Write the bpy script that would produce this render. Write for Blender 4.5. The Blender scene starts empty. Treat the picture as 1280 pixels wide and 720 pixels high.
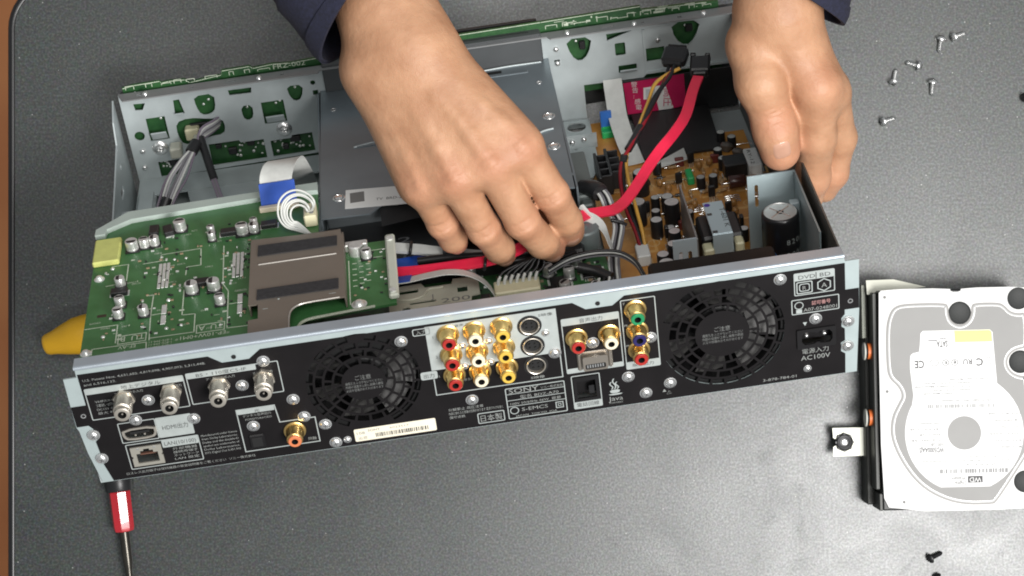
import bpy, bmesh, math, random
import numpy as np
from mathutils import Vector, Matrix, Euler
from mathutils.bvhtree import BVHTree

random.seed(7)
SC = bpy.context.scene
COL = SC.collection
S = 0.001                      # all lengths below are millimetres
RAD = math.radians

# ---------------------------------------------------------------- camera, world, lamps, exposure
cam_d = bpy.data.cameras.new("camera")
cam_d.sensor_width = 36.0
cam_d.lens = 69.35
cam_d.clip_start = 0.05
cam_d.clip_end = 20
cam = bpy.data.objects.new("camera", cam_d)
cam.location = (0, 0, 1.397)
COL.objects.link(cam)
SC.camera = cam

w = bpy.data.worlds.new("World")
SC.world = w
w.use_nodes = True
w.node_tree.nodes["Background"].inputs[0].default_value = (0.93, 0.97, 1.0, 1)
w.node_tree.nodes["Background"].inputs[1].default_value = 0.28


def area(name, loc, target, sx, sy, watt, col):
    l = bpy.data.lights.new(name, "AREA")
    l.shape = "RECTANGLE"
    l.size, l.size_y, l.energy, l.color = sx, sy, watt, col
    o = bpy.data.objects.new(name, l)
    o.location = loc
    o.rotation_euler = (Vector(target) - Vector(loc)).to_track_quat("-Z", "Y").to_euler()
    COL.objects.link(o)


area("ceiling_lamp", (0.62, -0.42, 1.62), (0.2, -0.12, 0.0), 0.66, 0.46, 37.0, (1.0, 0.985, 0.97))
area("fill_lamp", (0.15, 0.40, 1.95), (0.0, 0.0, 0.0), 1.3, 0.8, 14.0, (1.0, 0.975, 0.94))  # added soft fill for the recorder's inside, not a known fixture

SC.view_settings.view_transform = "Standard"
SC.view_settings.look = "None"
SC.view_settings.exposure = 0.0
SC.view_settings.gamma = 1.0
SC.view_settings.use_curve_mapping = False
SC.cycles.filter_width = 1.9


# ---------------------------------------------------------------- materials
MATS = {}


def mat(name, col, rough=0.5, metal=0.0, var=0.0, vscale=40.0, bump=0.0, bscale=400.0, spec=0.5,
        col2=None, coat=0.0, sss=0.0, rvar=0.0, detail=4.0):
    """Procedural principled surface: noise mixed colour, optional roughness variation and relief."""
    if name in MATS:
        return MATS[name]
    m = bpy.data.materials.new(name)
    m.use_nodes = True
    nt = m.node_tree
    b = nt.nodes["Principled BSDF"]
    b.inputs["Base Color"].default_value = (*col, 1)
    b.inputs["Roughness"].default_value = rough
    b.inputs["Metallic"].default_value = metal
    b.inputs["Specular IOR Level"].default_value = spec
    b.inputs["Coat Weight"].default_value = coat
    tc = nt.nodes.new("ShaderNodeTexCoord")
    if sss:
        b.inputs["Subsurface Weight"].default_value = sss
        b.inputs["Subsurface Radius"].default_value = (0.006, 0.0022, 0.0012)
        b.inputs["Subsurface Scale"].default_value = 1.0
    if var or col2:
        n = nt.nodes.new("ShaderNodeTexNoise")
        n.inputs["Scale"].default_value = vscale
        n.inputs["Detail"].default_value = detail
        nt.links.new(tc.outputs["Object"], n.inputs["Vector"])
        mr = nt.nodes.new("ShaderNodeMapRange")
        mr.inputs[1].default_value, mr.inputs[2].default_value = 0.3, 0.7
        nt.links.new(n.outputs["Fac"], mr.inputs[0])
        mx = nt.nodes.new("ShaderNodeMix")
        mx.data_type = "RGBA"
        c2 = col2 if col2 else tuple(c * (1 + var) for c in col)
        c1 = col if col2 else tuple(c * (1 - var) for c in col)
        mx.inputs[6].default_value = (*c1, 1)
        mx.inputs[7].default_value = (*c2, 1)
        nt.links.new(mr.outputs[0], mx.inputs[0])
        nt.links.new(mx.outputs[2], b.inputs["Base Color"])
        if rvar:
            m2 = nt.nodes.new("ShaderNodeMapRange")
            m2.inputs[3].default_value, m2.inputs[4].default_value = rough - rvar, rough + rvar
            nt.links.new(n.outputs["Fac"], m2.inputs[0])
            nt.links.new(m2.outputs[0], b.inputs["Roughness"])
    if bump:
        n2 = nt.nodes.new("ShaderNodeTexNoise")
        n2.inputs["Scale"].default_value = bscale
        n2.inputs["Detail"].default_value = 3
        nt.links.new(tc.outputs["Object"], n2.inputs["Vector"])
        bp = nt.nodes.new("ShaderNodeBump")
        bp.inputs["Strength"].default_value = bump
        bp.inputs["Distance"].default_value = 0.001
        nt.links.new(n2.outputs["Fac"], bp.inputs["Height"])
        nt.links.new(bp.outputs[0], b.inputs["Normal"])
    MATS[name] = m
    return m


STEEL = mat("galvanised_steel", (0.46, 0.51, 0.515), 0.42, 0.25, var=0.08, vscale=60, bump=0.06, bscale=900, rvar=0.06)
STEEL_F = mat("folded_steel", (0.42, 0.47, 0.52), 0.36, 0.5, var=0.06, vscale=50, rvar=0.05)
STEEL_D = mat("drive_cover_steel", (0.20, 0.235, 0.255), 0.34, 0.45, var=0.16, vscale=18, bump=0.04, bscale=700, rvar=0.08)
TAB = mat("bare_panel_steel", (0.36, 0.42, 0.42), 0.5, 0.25, var=0.06, vscale=80)
BLACKP = mat("black_panel_paint", (0.0065, 0.0055, 0.006), 0.5, 0, var=0.2, vscale=60, spec=0.2)
PRINT = mat("silver_grey_print", (0.34, 0.37, 0.36), 0.5, 0.1, var=0.06, vscale=200)
PRINTL = mat("pale_print", (0.22, 0.23, 0.22), 0.6, var=0.3, vscale=900)
GOLD = mat("gold_plating", (0.84, 0.58, 0.22), 0.30, 1.0, var=0.1, vscale=300)
NICKEL = mat("nickel_plating", (0.66, 0.61, 0.53), 0.38, 0.85, var=0.08, vscale=300)
SCREWM = mat("screw_steel", (0.84, 0.84, 0.83), 0.27, 0.9)
SCREWB = mat("blackened_screw", (0.012, 0.012, 0.013), 0.4)
BLACK = mat("black_plastic", (0.014, 0.014, 0.015), 0.38, var=0.25, vscale=90, bump=0.05, bscale=1200)
HOLE = mat("dark_hole", (0.004, 0.004, 0.004), 0.7)
FANG = mat("fan_plastic", (0.007, 0.007, 0.0072), 0.55, var=0.3, vscale=60, spec=0.25)
PCB = mat("green_circuit_board", (0.036, 0.130, 0.038), 0.36, 0, col2=(0.056, 0.172, 0.060), vscale=95, bump=0.10, bscale=1600, detail=6)
PCBD = mat("dark_green_circuit_board", (0.020, 0.085, 0.026), 0.36, 0, col2=(0.042, 0.150, 0.045), vscale=160, bump=0.12, bscale=1500, detail=6)
PCBB = mat("brown_phenolic_board", (0.44, 0.185, 0.036), 0.33, 0, col2=(0.60, 0.295, 0.070), vscale=75, bump=0.08, bscale=900, detail=5)
SILK = mat("pale_silkscreen", (0.52, 0.58, 0.46), 0.6, var=0.2, vscale=800)
SILKY = mat("tan_silkscreen", (0.62, 0.42, 0.20), 0.6)
TIN = mat("solder_tin", (0.80, 0.81, 0.78), 0.3, 0.55, var=0.12, vscale=900)
CAN = mat("aluminium_can", (0.70, 0.70, 0.68), 0.3, 0.65, var=0.1, vscale=500)
SHIELD = mat("brown_tinted_shield", (0.205, 0.175, 0.145), 0.40, 0.35, var=0.07, vscale=35, bump=0.05, bscale=600, rvar=0.07)
FELT = mat("charcoal_felt", (0.026, 0.025, 0.027), 0.9, var=0.25, vscale=400, bump=0.3, bscale=3000)
PALE = mat("pale_bar_plastic", (0.42, 0.49, 0.45), 0.5, var=0.06, vscale=60)
YPAD = mat("yellow_green_pad", (0.56, 0.58, 0.18), 0.6, var=0.08, vscale=150, bump=0.1)
CREAM = mat("cream_nylon", (0.66, 0.62, 0.42), 0.5, var=0.06, vscale=100)
WHITEP = mat("white_plastic", (0.66, 0.68, 0.66), 0.45, var=0.05, vscale=100)
FFC = mat("white_flat_cable", (0.62, 0.63, 0.60), 0.42, var=0.06, vscale=200)
BLUE = mat("blue_stiffener", (0.012, 0.075, 0.42), 0.4, var=0.08, vscale=120)
REDC = mat("red_cable_jacket", (0.80, 0.022, 0.070), 0.34, var=0.07, vscale=90)
WBLACK = mat("black_wire", (0.010, 0.010, 0.011), 0.4)
WRED = mat("dark_red_wire", (0.22, 0.008, 0.015), 0.4)
WYEL = mat("yellow_wire", (0.60, 0.33, 0.06), 0.4)
WWHITE = mat("white_wire", (0.60, 0.61, 0.58), 0.4)
WGREY = mat("grey_wire", (0.17, 0.165, 0.18), 0.45)
WMAUVE = mat("mauve_wire", (0.20, 0.165, 0.21), 0.45)
LABELR = mat("crimson_label", (0.52, 0.010, 0.090), 0.4, var=0.1, vscale=60)
PAPER = mat("white_paper_label", (0.76, 0.76, 0.73), 0.5, var=0.03, vscale=100)
PAPERG = mat("grey_paper_label", (0.50, 0.53, 0.53), 0.5, var=0.05, vscale=100)
INK = mat("dark_ink", (0.05, 0.05, 0.05), 0.6)
INKG = mat("grey_ink", (0.17, 0.17, 0.165), 0.6)
GREENP = mat("green_plastic", (0.02, 0.42, 0.12), 0.4)
TAPEY = mat("transformer_tape", (0.55, 0.52, 0.34), 0.4)
RCAC = {
    "red": mat("red_jack_plastic", (0.33, 0.022, 0.016), 0.35),
    "white": mat("white_jack_plastic", (0.68, 0.62, 0.46), 0.35),
    "yellow": mat("yellow_jack_plastic", (0.58, 0.38, 0.06), 0.35),
    "green": mat("green_jack_plastic", (0.015, 0.20, 0.075), 0.35),
    "blue": mat("blue_jack_plastic", (0.018, 0.014, 0.085), 0.35),
    "orange": mat("orange_jack_plastic", (0.55, 0.17, 0.07), 0.35),
}


# ---------------------------------------------------------------- mesh helpers
def finish(name, verts, faces, mats, parent=None, mi=None, smooth=35, scale=S):
    me = bpy.data.meshes.new(name)
    me.from_pydata([(v[0] * scale, v[1] * scale, v[2] * scale) for v in verts], [], faces)
    if not isinstance(mats, (list, tuple)):
        mats = [mats]
    for m in mats:
        me.materials.append(m)
    if mi is not None and len(mats) > 1:
        me.polygons.foreach_set("material_index", mi)
    if smooth:
        me.polygons.foreach_set("use_smooth", [True] * len(me.polygons))
        me.set_sharp_from_angle(angle=RAD(smooth))
    me.update()
    o = bpy.data.objects.new(name, me)
    COL.objects.link(o)
    if parent is not None:
        o.parent = parent
    return o


def frame_of(d):
    d = Vector(d).normalized()
    a = Vector((0, 0, 1)) if abs(d.z) < 0.9 else Vector((1, 0, 0))
    x = a.cross(d).normalized()
    return x, d.cross(x).normalized(), d


def catmull(pts, n=6):
    P = [Vector(p) for p in pts]
    P = [P[0] * 2 - P[1]] + P + [P[-1] * 2 - P[-2]]
    out = []
    for i in range(1, len(P) - 2):
        for k in range(n):
            t = k / n
            a, b, c, d = P[i - 1], P[i], P[i + 1], P[i + 2]
            out.append(0.5 * ((2 * b) + (c - a) * t + (2 * a - 5 * b + 4 * c - d) * t * t + (3 * b - a - 3 * c + d) * t ** 3))
    out.append(P[-2])
    return out


class MB:
    def __init__(s):
        s.v, s.f, s.m = [], [], []

    def add(s, vs, fs, mi=0):
        o = len(s.v)
        s.v += [tuple(v) for v in vs]
        s.f += [tuple(i + o for i in f) for f in fs]
        s.m += [mi] * len(fs)
        return s

    def box(s, x0, x1, y0, y1, z0, z1, mi=0, c=0.0, M=None):
        if c <= 0:
            vs = [(x, y, z) for z in (z0, z1) for y in (y0, y1) for x in (x0, x1)]
            fs = [(0, 2, 3, 1), (4, 5, 7, 6), (0, 1, 5, 4), (2, 6, 7, 3), (0, 4, 6, 2), (1, 3, 7, 5)]
        else:
            bm = bmesh.new()
            r = bmesh.ops.create_cube(bm, size=1)
            for v in bm.verts:
                v.co = Vector(((x0 + x1) / 2 + v.co.x * (x1 - x0), (y0 + y1) / 2 + v.co.y * (y1 - y0), (z0 + z1) / 2 + v.co.z * (z1 - z0)))
            bmesh.ops.bevel(bm, geom=list(bm.edges), offset=c, segments=1, affect="EDGES", profile=0.5)
            bm.verts.index_update()
            vs = [v.co.copy() for v in bm.verts]
            fs = [[v.index for v in f.verts] for f in bm.faces]
            bm.free()
        if M is not None:
            vs = [M @ Vector(v) for v in vs]
        return s.add(vs, fs, mi)

    def lathe(s, p, d, prof, n=20, mi=0, capend=True):
        """prof: list of (distance along d, radius[, material])"""
        X, Y, Z = frame_of(d)
        p = Vector(p)
        base = len(s.v)
        for q in prof:
            for k in range(n):
                a = 2 * math.pi * k / n
                s.v.append(tuple(p + Z * q[0] + (X * math.cos(a) + Y * math.sin(a)) * q[1]))
        for i in range(len(prof) - 1):
            mm = prof[i][2] if len(prof[i]) > 2 else mi
            for k in range(n):
                k2 = (k + 1) % n
                s.f.append((base + i * n + k, base + i * n + k2, base + (i + 1) * n + k2, base + (i + 1) * n + k))
                s.m.append(mm)
        if capend:
            i = len(prof) - 1
            s.f.append(tuple(base + i * n + k for k in range(n)))
            s.m.append(prof[i][2] if len(prof[i]) > 2 else mi)
            s.f.append(tuple(base + k for k in reversed(range(n))))
            s.m.append(prof[0][2] if len(prof[0]) > 2 else mi)
        return s

    def cyl(s, p0, p1, r, r1=None, n=16, mi=0):
        d = Vector(p1) - Vector(p0)
        return s.lathe(p0, d, [(0, r), (d.length, r if r1 is None else r1)], n, mi)

    def tube(s, pts, r, n=8, mi=0, res=5):
        P = catmull(pts, res) if res else [Vector(p) for p in pts]
        T = [(P[min(i + 1, len(P) - 1)] - P[max(i - 1, 0)]).normalized() for i in range(len(P))]
        X, Y, _ = frame_of(T[0])
        base = len(s.v)
        for i, p in enumerate(P):
            X = (X - T[i] * X.dot(T[i])).normalized()
            Y = T[i].cross(X)
            for k in range(n):
                a = 2 * math.pi * k / n
                s.v.append(tuple(p + (X * math.cos(a) + Y * math.sin(a)) * r))
        for i in range(len(P) - 1):
            for k in range(n):
                k2 = (k + 1) % n
                s.f.append((base + i * n + k, base + i * n + k2, base + (i + 1) * n + k2, base + (i + 1) * n + k))
                s.m.append(mi)
        s.f.append(tuple(base + k for k in reversed(range(n))))
        s.f.append(tuple(base + (len(P) - 1) * n + k for k in range(n)))
        s.m += [mi, mi]
        return s

    def ribbon(s, pts, sides, wd, t, mi=0, res=6):
        """flat cable: centre line pts, sides = direction across the cable at each point"""
        P, W = catmull(pts, res), catmull(sides, res)
        base = len(s.v)
        for i, p in enumerate(P):
            T = (P[min(i + 1, len(P) - 1)] - P[max(i - 1, 0)]).normalized()
            a = (W[i] - T * W[i].dot(T)).normalized()
            nrm = T.cross(a)
            for (u, q) in ((-1, -1), (1, -1), (1, 1), (-1, 1)):
                s.v.append(tuple(p + a * (u * wd / 2) + nrm * (q * t / 2)))
        for i in range(len(P) - 1):
            for k in range(4):
                k2 = (k + 1) % 4
                s.f.append((base + i * 4 + k, base + i * 4 + k2, base + (i + 1) * 4 + k2, base + (i + 1) * 4 + k))
                s.m.append(mi)
        e = base + (len(P) - 1) * 4
        s.f += [(base + 3, base + 2, base + 1, base), (e, e + 1, e + 2, e + 3)]
        s.m += [mi, mi]
        return s

    def ball(s, c, r, n=12, mi=0, flat=1.0, d=(0, 0, 1)):
        prof = [(-r * flat * math.cos(math.pi * k / n), max(1e-4, r * math.sin(math.pi * k / n))) for k in range(n + 1)]
        return s.lathe(c, d, prof, n * 2, mi)

    def build(s, name, mats, parent=None, smooth=35):
        return finish(name, s.v, s.f, mats, parent, s.m, smooth)


_cu = bpy.data.curves.new("tmp_plate", "CURVE")
_cu.dimensions = "2D"
_cu.fill_mode = "BOTH"
_fo = bpy.data.curves.new("tmp_text", "FONT")
_fo.resolution_u = 2


def _mesh_of(data):
    o = bpy.data.objects.new("tmp", data)
    COL.objects.link(o)
    dg = bpy.context.evaluated_depsgraph_get()
    me = bpy.data.meshes.new_from_object(o.evaluated_get(dg))
    bpy.data.objects.remove(o)
    vs = [v.co.copy() for v in me.vertices]
    fs = [tuple(p.vertices) for p in me.polygons]
    bpy.data.meshes.remove(me)
    return vs, fs


def plate(mb, polys, M, t, mi=0):
    """sheet with holes: first polygon is the outline, the others are holes; M maps (u, v, w) to space"""
    _cu.splines.clear()
    _cu.extrude = t / 2
    for poly in polys:
        sp = _cu.splines.new("POLY")
        sp.points.add(len(poly) - 1)
        for q, p in zip(sp.points, poly):
            q.co = (p[0], p[1], 0, 1)
        sp.use_cyclic_u = True
    vs, fs = _mesh_of(_cu)
    mb.add([M @ v for v in vs], fs, mi)
    return mb


def frame(o, ux, uy):
    ux, uy = Vector(ux).normalized(), Vector(uy).normalized()
    uz = ux.cross(uy)
    return Matrix(((ux.x, uy.x, uz.x, o[0]), (ux.y, uy.y, uz.y, o[1]), (ux.z, uy.z, uz.z, o[2]), (0, 0, 0, 1)))


def text(mb, body, size, M, mi=0, align="LEFT", width=None, bold=0.0):
    """flat printed lettering; width squeezes the line to that length"""
    _fo.body = body
    _fo.size = size
    _fo.align_x = "LEFT"
    _fo.offset = bold * size
    vs, fs = _mesh_of(_fo)
    if not vs:
        return mb
    x0, x1 = min(v.x for v in vs), max(v.x for v in vs)
    k = 1.0 if width is None else width / (x1 - x0)
    sh = {"LEFT": 0, "CENTER": -0.5, "RIGHT": -1}[align] * (x1 - x0) * k
    mb.add([M @ Vector(((v.x - x0) * k + sh, v.y, 0)) for v in vs], fs, mi)
    return mb


def circ(cx, cy, r, n=20, a0=0.0):
    return [(cx + r * math.cos(a0 + 2 * math.pi * k / n), cy + r * math.sin(a0 + 2 * math.pi * k / n)) for k in range(n)]


def rect(x0, x1, y0, y1, r=0.0, n=4):
    if r <= 0:
        return [(x0, y0), (x1, y0), (x1, y1), (x0, y1)]
    out = []
    for cx, cy, a in ((x1 - r, y0 + r, -90), (x1 - r, y1 - r, 0), (x0 + r, y1 - r, 90), (x0 + r, y0 + r, 180)):
        for k in range(n + 1):
            b = RAD(a + 90 * k / n)
            out.append((cx + r * math.cos(b), cy + r * math.sin(b)))
    return out


def rounded(poly, n=3):
    """Chaikin corner cutting of a closed polygon"""
    for _ in range(n):
        q = []
        for i in range(len(poly)):
            a, b = poly[i], poly[(i + 1) % len(poly)]
            q.append((a[0] * .75 + b[0] * .25, a[1] * .75 + b[1] * .25))
            q.append((a[0] * .25 + b[0] * .75, a[1] * .25 + b[1] * .75))
        poly = q
    return poly


def empty(name, loc=(0, 0, 0), rot=(0, 0, 0), parent=None):
    o = bpy.data.objects.new(name, None)
    o.empty_display_size = 0.02
    o.location = loc
    o.rotation_euler = rot
    COL.objects.link(o)
    if parent:
        o.parent = parent
    return o


def tag(o, label, cat=None, group=None, kind=None):
    o["label"] = label
    if cat:
        o["category"] = cat
    if group:
        o["group"] = group
    if kind:
        o["kind"] = kind
    return o


def inst(src, loc, parent, rot=(0, 0, 0), name=None):
    """copy of a small part (mesh data shared) at loc in millimetres"""
    o = src.copy()
    if name:
        o.name = name
    o.location = Vector(loc) * S
    o.rotation_euler = rot
    o.parent = parent
    COL.objects.link(o)
    return o


class Proto:
    """first use places the built part itself, later uses place copies that share its mesh"""
    def __init__(s, o):
        s.o, s.used = o, False

    def at(s, loc, parent, rot=(0, 0, 0)):
        if not s.used:
            s.used = True
            s.o.location, s.o.rotation_euler, s.o.parent = Vector(loc) * S, rot, parent
            return s.o
        return inst(s.o, loc, parent, rot)


# ---------------------------------------------------------------- desk and floor
def desk_material():
    m = bpy.data.materials.new("speckled_grey_laminate")
    m.use_nodes = True
    nt = m.node_tree
    b = nt.nodes["Principled BSDF"]
    tc = nt.nodes.new("ShaderNodeTexCoord")
    n1 = nt.nodes.new("ShaderNodeTexNoise")
    n1.inputs["Scale"].default_value = 620
    n1.inputs["Detail"].default_value = 3
    n2 = nt.nodes.new("ShaderNodeTexNoise")
    n2.inputs["Scale"].default_value = 700
    n2.inputs["Detail"].default_value = 2
    vo = nt.nodes.new("ShaderNodeTexVoronoi")
    vo.inputs["Scale"].default_value = 520
    for n in (n1, n2, vo):
        nt.links.new(tc.outputs["Object"], n.inputs["Vector"])
    cr = nt.nodes.new("ShaderNodeValToRGB")
    e = cr.color_ramp.elements
    e[0].position, e[0].color = 0.30, (0.017, 0.0215, 0.0205, 1)
    e[1].position, e[1].color = 0.72, (0.052, 0.059, 0.058, 1)
    el = cr.color_ramp.elements.new(0.5)
    el.color = (0.025, 0.0305, 0.029, 1)
    nt.links.new(n1.outputs["Fac"], cr.inputs[0])
    sp = nt.nodes.new("ShaderNodeMix")
    sp.data_type = "RGBA"
    sp.blend_type = "OVERLAY"
    sp.inputs[0].default_value = 0.18
    nt.links.new(cr.outputs[0], sp.inputs[6])
    nt.links.new(vo.outputs["Color"], sp.inputs[7])
    # dust flecks and faint scuffs
    v2 = nt.nodes.new("ShaderNodeTexVoronoi")
    v2.inputs["Scale"].default_value = 95
    nt.links.new(tc.outputs["Object"], v2.inputs["Vector"])
    lt = nt.nodes.new("ShaderNodeMath")
    lt.operation = "LESS_THAN"
    lt.inputs[1].default_value = 0.045
    nt.links.new(v2.outputs["Distance"], lt.inputs[0])
    dm = nt.nodes.new("ShaderNodeMix")
    dm.data_type = "RGBA"
    dm.inputs[7].default_value = (0.26, 0.26, 0.25, 1)
    nt.links.new(lt.outputs[0], dm.inputs[0])
    nt.links.new(sp.outputs[2], dm.inputs[6])
    nt.links.new(dm.outputs[2], b.inputs["Base Color"])
    mr = nt.nodes.new("ShaderNodeMapRange")
    mr.inputs[1].default_value, mr.inputs[2].default_value = 0.3, 0.7
    mr.inputs[3].default_value, mr.inputs[4].default_value = 0.34, 0.45
    n3 = nt.nodes.new("ShaderNodeTexNoise")
    n3.inputs["Scale"].default_value = 14
    n3.inputs["Detail"].default_value = 6
    n3.inputs["Distortion"].default_value = 1.2
    nt.links.new(tc.outputs["Object"], n3.inputs["Vector"])
    nt.links.new(n3.outputs["Fac"], mr.inputs[0])
    nt.links.new(mr.outputs[0], b.inputs["Roughness"])
    # coarse grain of the laminate: tiny facets differ in gloss
    sp2 = nt.nodes.new("ShaderNodeMapRange")
    sp2.inputs[1].default_value, sp2.inputs[2].default_value = 0.3, 0.7
    sp2.inputs[3].default_value, sp2.inputs[4].default_value = 0.34, 0.68
    nt.links.new(n1.outputs["Fac"], sp2.inputs[0])
    nt.links.new(sp2.outputs[0], b.inputs["Specular IOR Level"])
    b.inputs["Coat Weight"].default_value = 0.35
    b.inputs["Coat IOR"].default_value = 1.7
    b.inputs["Coat Roughness"].default_value = 0.31
    n4 = nt.nodes.new("ShaderNodeTexNoise")
    n4.inputs["Scale"].default_value = 26
    n4.inputs["Detail"].default_value = 7
    n4.inputs["Distortion"].default_value = 2.2
    nt.links.new(tc.outputs["Object"], n4.inputs["Vector"])
    m4 = nt.nodes.new("ShaderNodeMapRange")
    m4.inputs[1].default_value, m4.inputs[2].default_value = 0.56, 0.74
    m4.inputs[3].default_value, m4.inputs[4].default_value = 0.37, 0.46
    nt.links.new(n4.outputs["Fac"], m4.inputs[0])
    nt.links.new(m4.outputs[0], b.inputs["Coat Roughness"])
    bp = nt.nodes.new("ShaderNodeBump")
    bp.inputs["Strength"].default_value = 0.22
    bp.inputs["Distance"].default_value = 0.0003
    nt.links.new(n2.outputs["Fac"], bp.inputs["Height"])
    nt.links.new(bp.outputs[0], b.inputs["Normal"])
    return m


DESKM = desk_material()
RIM = mat("black_rubber_edge", (0.011, 0.011, 0.012), 0.35)
desk = empty("desk", (0, 0, 0))
tag(desk, "dark speckled grey desk top with black rounded edge under everything", "desk")
desk["kind"] = "structure"


def desk_outline(off):
    return [(x, y) for x, y in rect(-352 - off, 620 + off, -520 - off, 214 + off, 30 + off, 10)]


mb = MB()
R2 = frame((0, 0, 0), (1, 0, 0), (0, 1, 0))
plate(mb, [desk_outline(0)], Matrix.Translation((0, 0, -12)) @ R2, 24)
mb.build("desk_top", DESKM, desk)
mb = MB()
prof = [(0.3, -26), (4.6, -25), (6.2, -21), (6.2, -5), (5.0, -1.2), (3.2, 0.5), (1.2, 0.7), (0.2, -0.2)]
rings = [desk_outline(o) for o, _ in prof]
n = len(rings[0])
vs = [(x, y, z) for ring, (_, z) in zip(rings, prof) for x, y in ring]
fs = []
for i in range(len(prof) - 1):
    for k in range(n):
        fs.append((i * n + k, i * n + (k + 1) % n, (i + 1) * n + (k + 1) % n, (i + 1) * n + k))
mb.add(vs, fs)
mb.build("edge_trim", RIM, desk, 60)

WOOD = mat("orange_brown_floor_wood", (0.52, 0.17, 0.050), 0.5, col2=(0.72, 0.28, 0.095), vscale=6, bump=0.05, bscale=60)
mb = MB()
mb.box(-1600, 1600, -1600, 1600, -740, -720)
fl = mb.build("floor", WOOD)
tag(fl, "orange brown wooden floor beyond the left desk edge", kind="structure")

# ---------------------------------------------------------------- the opened recorder
# local axes: x along the rear panel, y from rear to front, z up from the base plate (mm);
# it stands tipped up on its front edge
REC = empty("disc_recorder", (-0.23092, -0.110578, 0.270934), (RAD(-56.05), RAD(0.82), RAD(8.34)))
tag(REC, "opened silver and black disc recorder tipped up, lid off, inside exposed", "recorder")

XZ = lambda y: frame((0, y, 0), (1, 0, 0), (0, 0, 1))            # sheets facing the rear
XY = lambda z: frame((0, 0, z), (1, 0, 0), (0, 1, 0))            # sheets facing up
RT = lambda x, z, y=-0.62: frame((x, y, z), (1, 0, 0), (0, 0, 1))  # print on the rear panel


def lrect(x0, x1, z0, z1, t=0.55, r=0.8):
    return [rect(x0, x1, z0, z1, r, 3), rect(x0 + t, x1 - t, z0 + t, z1 - t, max(0.1, r - t * .5), 3)]


# ---- fan grille cells (openings)
def grille(cx, cz, rings, zlo, zhi, xlo, xhi):
    cells = []
    for i, (r0, r1, k, ph) in enumerate(rings):
        for j in range(k):
            a0, a1 = 2 * math.pi * (j + ph) / k, 2 * math.pi * (j + 1 + ph) / k
            g = 0.75 / ((r0 + r1) / 2)
            a0 += g
            a1 -= g
            m = 3
            p = [(cx + r1 * math.cos(a0 + (a1 - a0) * q / m), cz + r1 * math.sin(a0 + (a1 - a0) * q / m)) for q in range(m + 1)]
            p += [(cx + r0 * math.cos(a1 + (a0 - a1) * q / m), cz + r0 * math.sin(a1 + (a0 - a1) * q / m)) for q in range(m + 1)]
            if min(q[1] for q in p) < zlo or max(q[1] for q in p) > zhi or min(q[0] for q in p) < xlo or max(q[0] for q in p) > xhi:
                continue
            cells.append(p)
    return cells


F1, F2 = (154.5, 43.5), (357.5, 40.5)
cells = grille(*F1, [(12.5, 16.6, 12, 0), (18, 22, 16, .5), (23.4, 27.2, 20, 0), (28.6, 32.2, 24, .5)], 13, 75.5, 121, 187)
cells += grille(*F2, [(15.5, 19.6, 14, 0), (21, 25, 18, .5), (26.4, 30.2, 22, 0), (31.6, 35.4, 26, .5)], 4, 75, 322.8, 396)
ports = [
    rect(17, 34.5, 27.8, 34.6), rect(19.5, 33.5, 9.5, 20.6), rect(400.5, 420.5, 23.5, 34.5, 2), rect(271.5, 284.5, 9, 24.5),
]
svid = [(250.5, 65.2), (250.8, 51.4), (251.3, 37.6)]
sv = [circ(x, z, 5.6, 22) for x, z in svid]
holes = cells + ports + sv

mb = MB()
plate(mb, [[(0, 81), (-0.2, 74.5), (-7.6, 74.3), (-8.2, 41), (-7.2, 38), (-6, 22), (-2.5, 0), (433.5, 0), (435.5, 44), (435.8, 77), (428, 77), (427, 81)]] + ports + sv + [circ(F1[0], F1[1], 33, 40), circ(F2[0], F2[1], 35.6, 40)], XZ(0.5), 1.0)
RP = mb.build("rear_panel", TAB, REC)
over = [(0.6, 76.4), (0.6, 55.2), (-7.8, 55.2), (-7.8, 41.2), (-1.2, 41.2), (0.6, 38.8), (2.0, 36), (2.0, 31), (0.2, 29.4), (0.8, 20.5), (2.6, 19), (2.4, 14.6), (0.9, 13), (3.8, 0.4),
        (426.8, 0.4), (427, 14), (424.6, 16), (424.6, 22), (427, 23.5), (427, 31.5), (425.2, 33), (425.2, 39), (427.2, 41.5), (427.2, 44.6), (435.4, 44.6), (435.4, 58), (427.8, 58), (427.8, 76)]
notch = lambda a: [(a + 15, 75.8), (a + 8, 70.4), (a - 7, 70.4), (a - 14, 75.9)]
over += notch(289.5) + notch(86.8)
mb = MB()
plate(mb, [over] + holes, XZ(-0.17), 0.3)
mb.build("black_painted_face", BLACKP, RP)
# folded lip along the top
mb = MB()
prof = [(0, 79.6), (-0.75, 79.8), (-1.05, 80.5), (-0.7, 81.3), (0.1, 81.6), (1.2, 81.6), (8.3, 81.6), (8.3, 80.8), (1.0, 80.8), (0.4, 80.4)]
pl = len(prof)
vs = [(x, y, z) for x in (-0.5, 427.5) for y, z in prof]
fs = [tuple(reversed(range(pl))), tuple(range(pl, 2 * pl))] + [(k, (k + 1) % pl, pl + (k + 1) % pl, pl + k) for k in range(pl)]
mb.add(vs, fs)
mb.build("top_lip", STEEL_F, RP, 50)
for a in (86.8, 289.5):
    mb = MB()
    mb.lathe((a, -0.1, 73.3), (0, -1, 0), [(0, 1.3), (0.5, 1.3), (0.5, .9), (0.15, .85)], 14)
    mb.build("lid_screw_hole", HOLE, RP)

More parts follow.
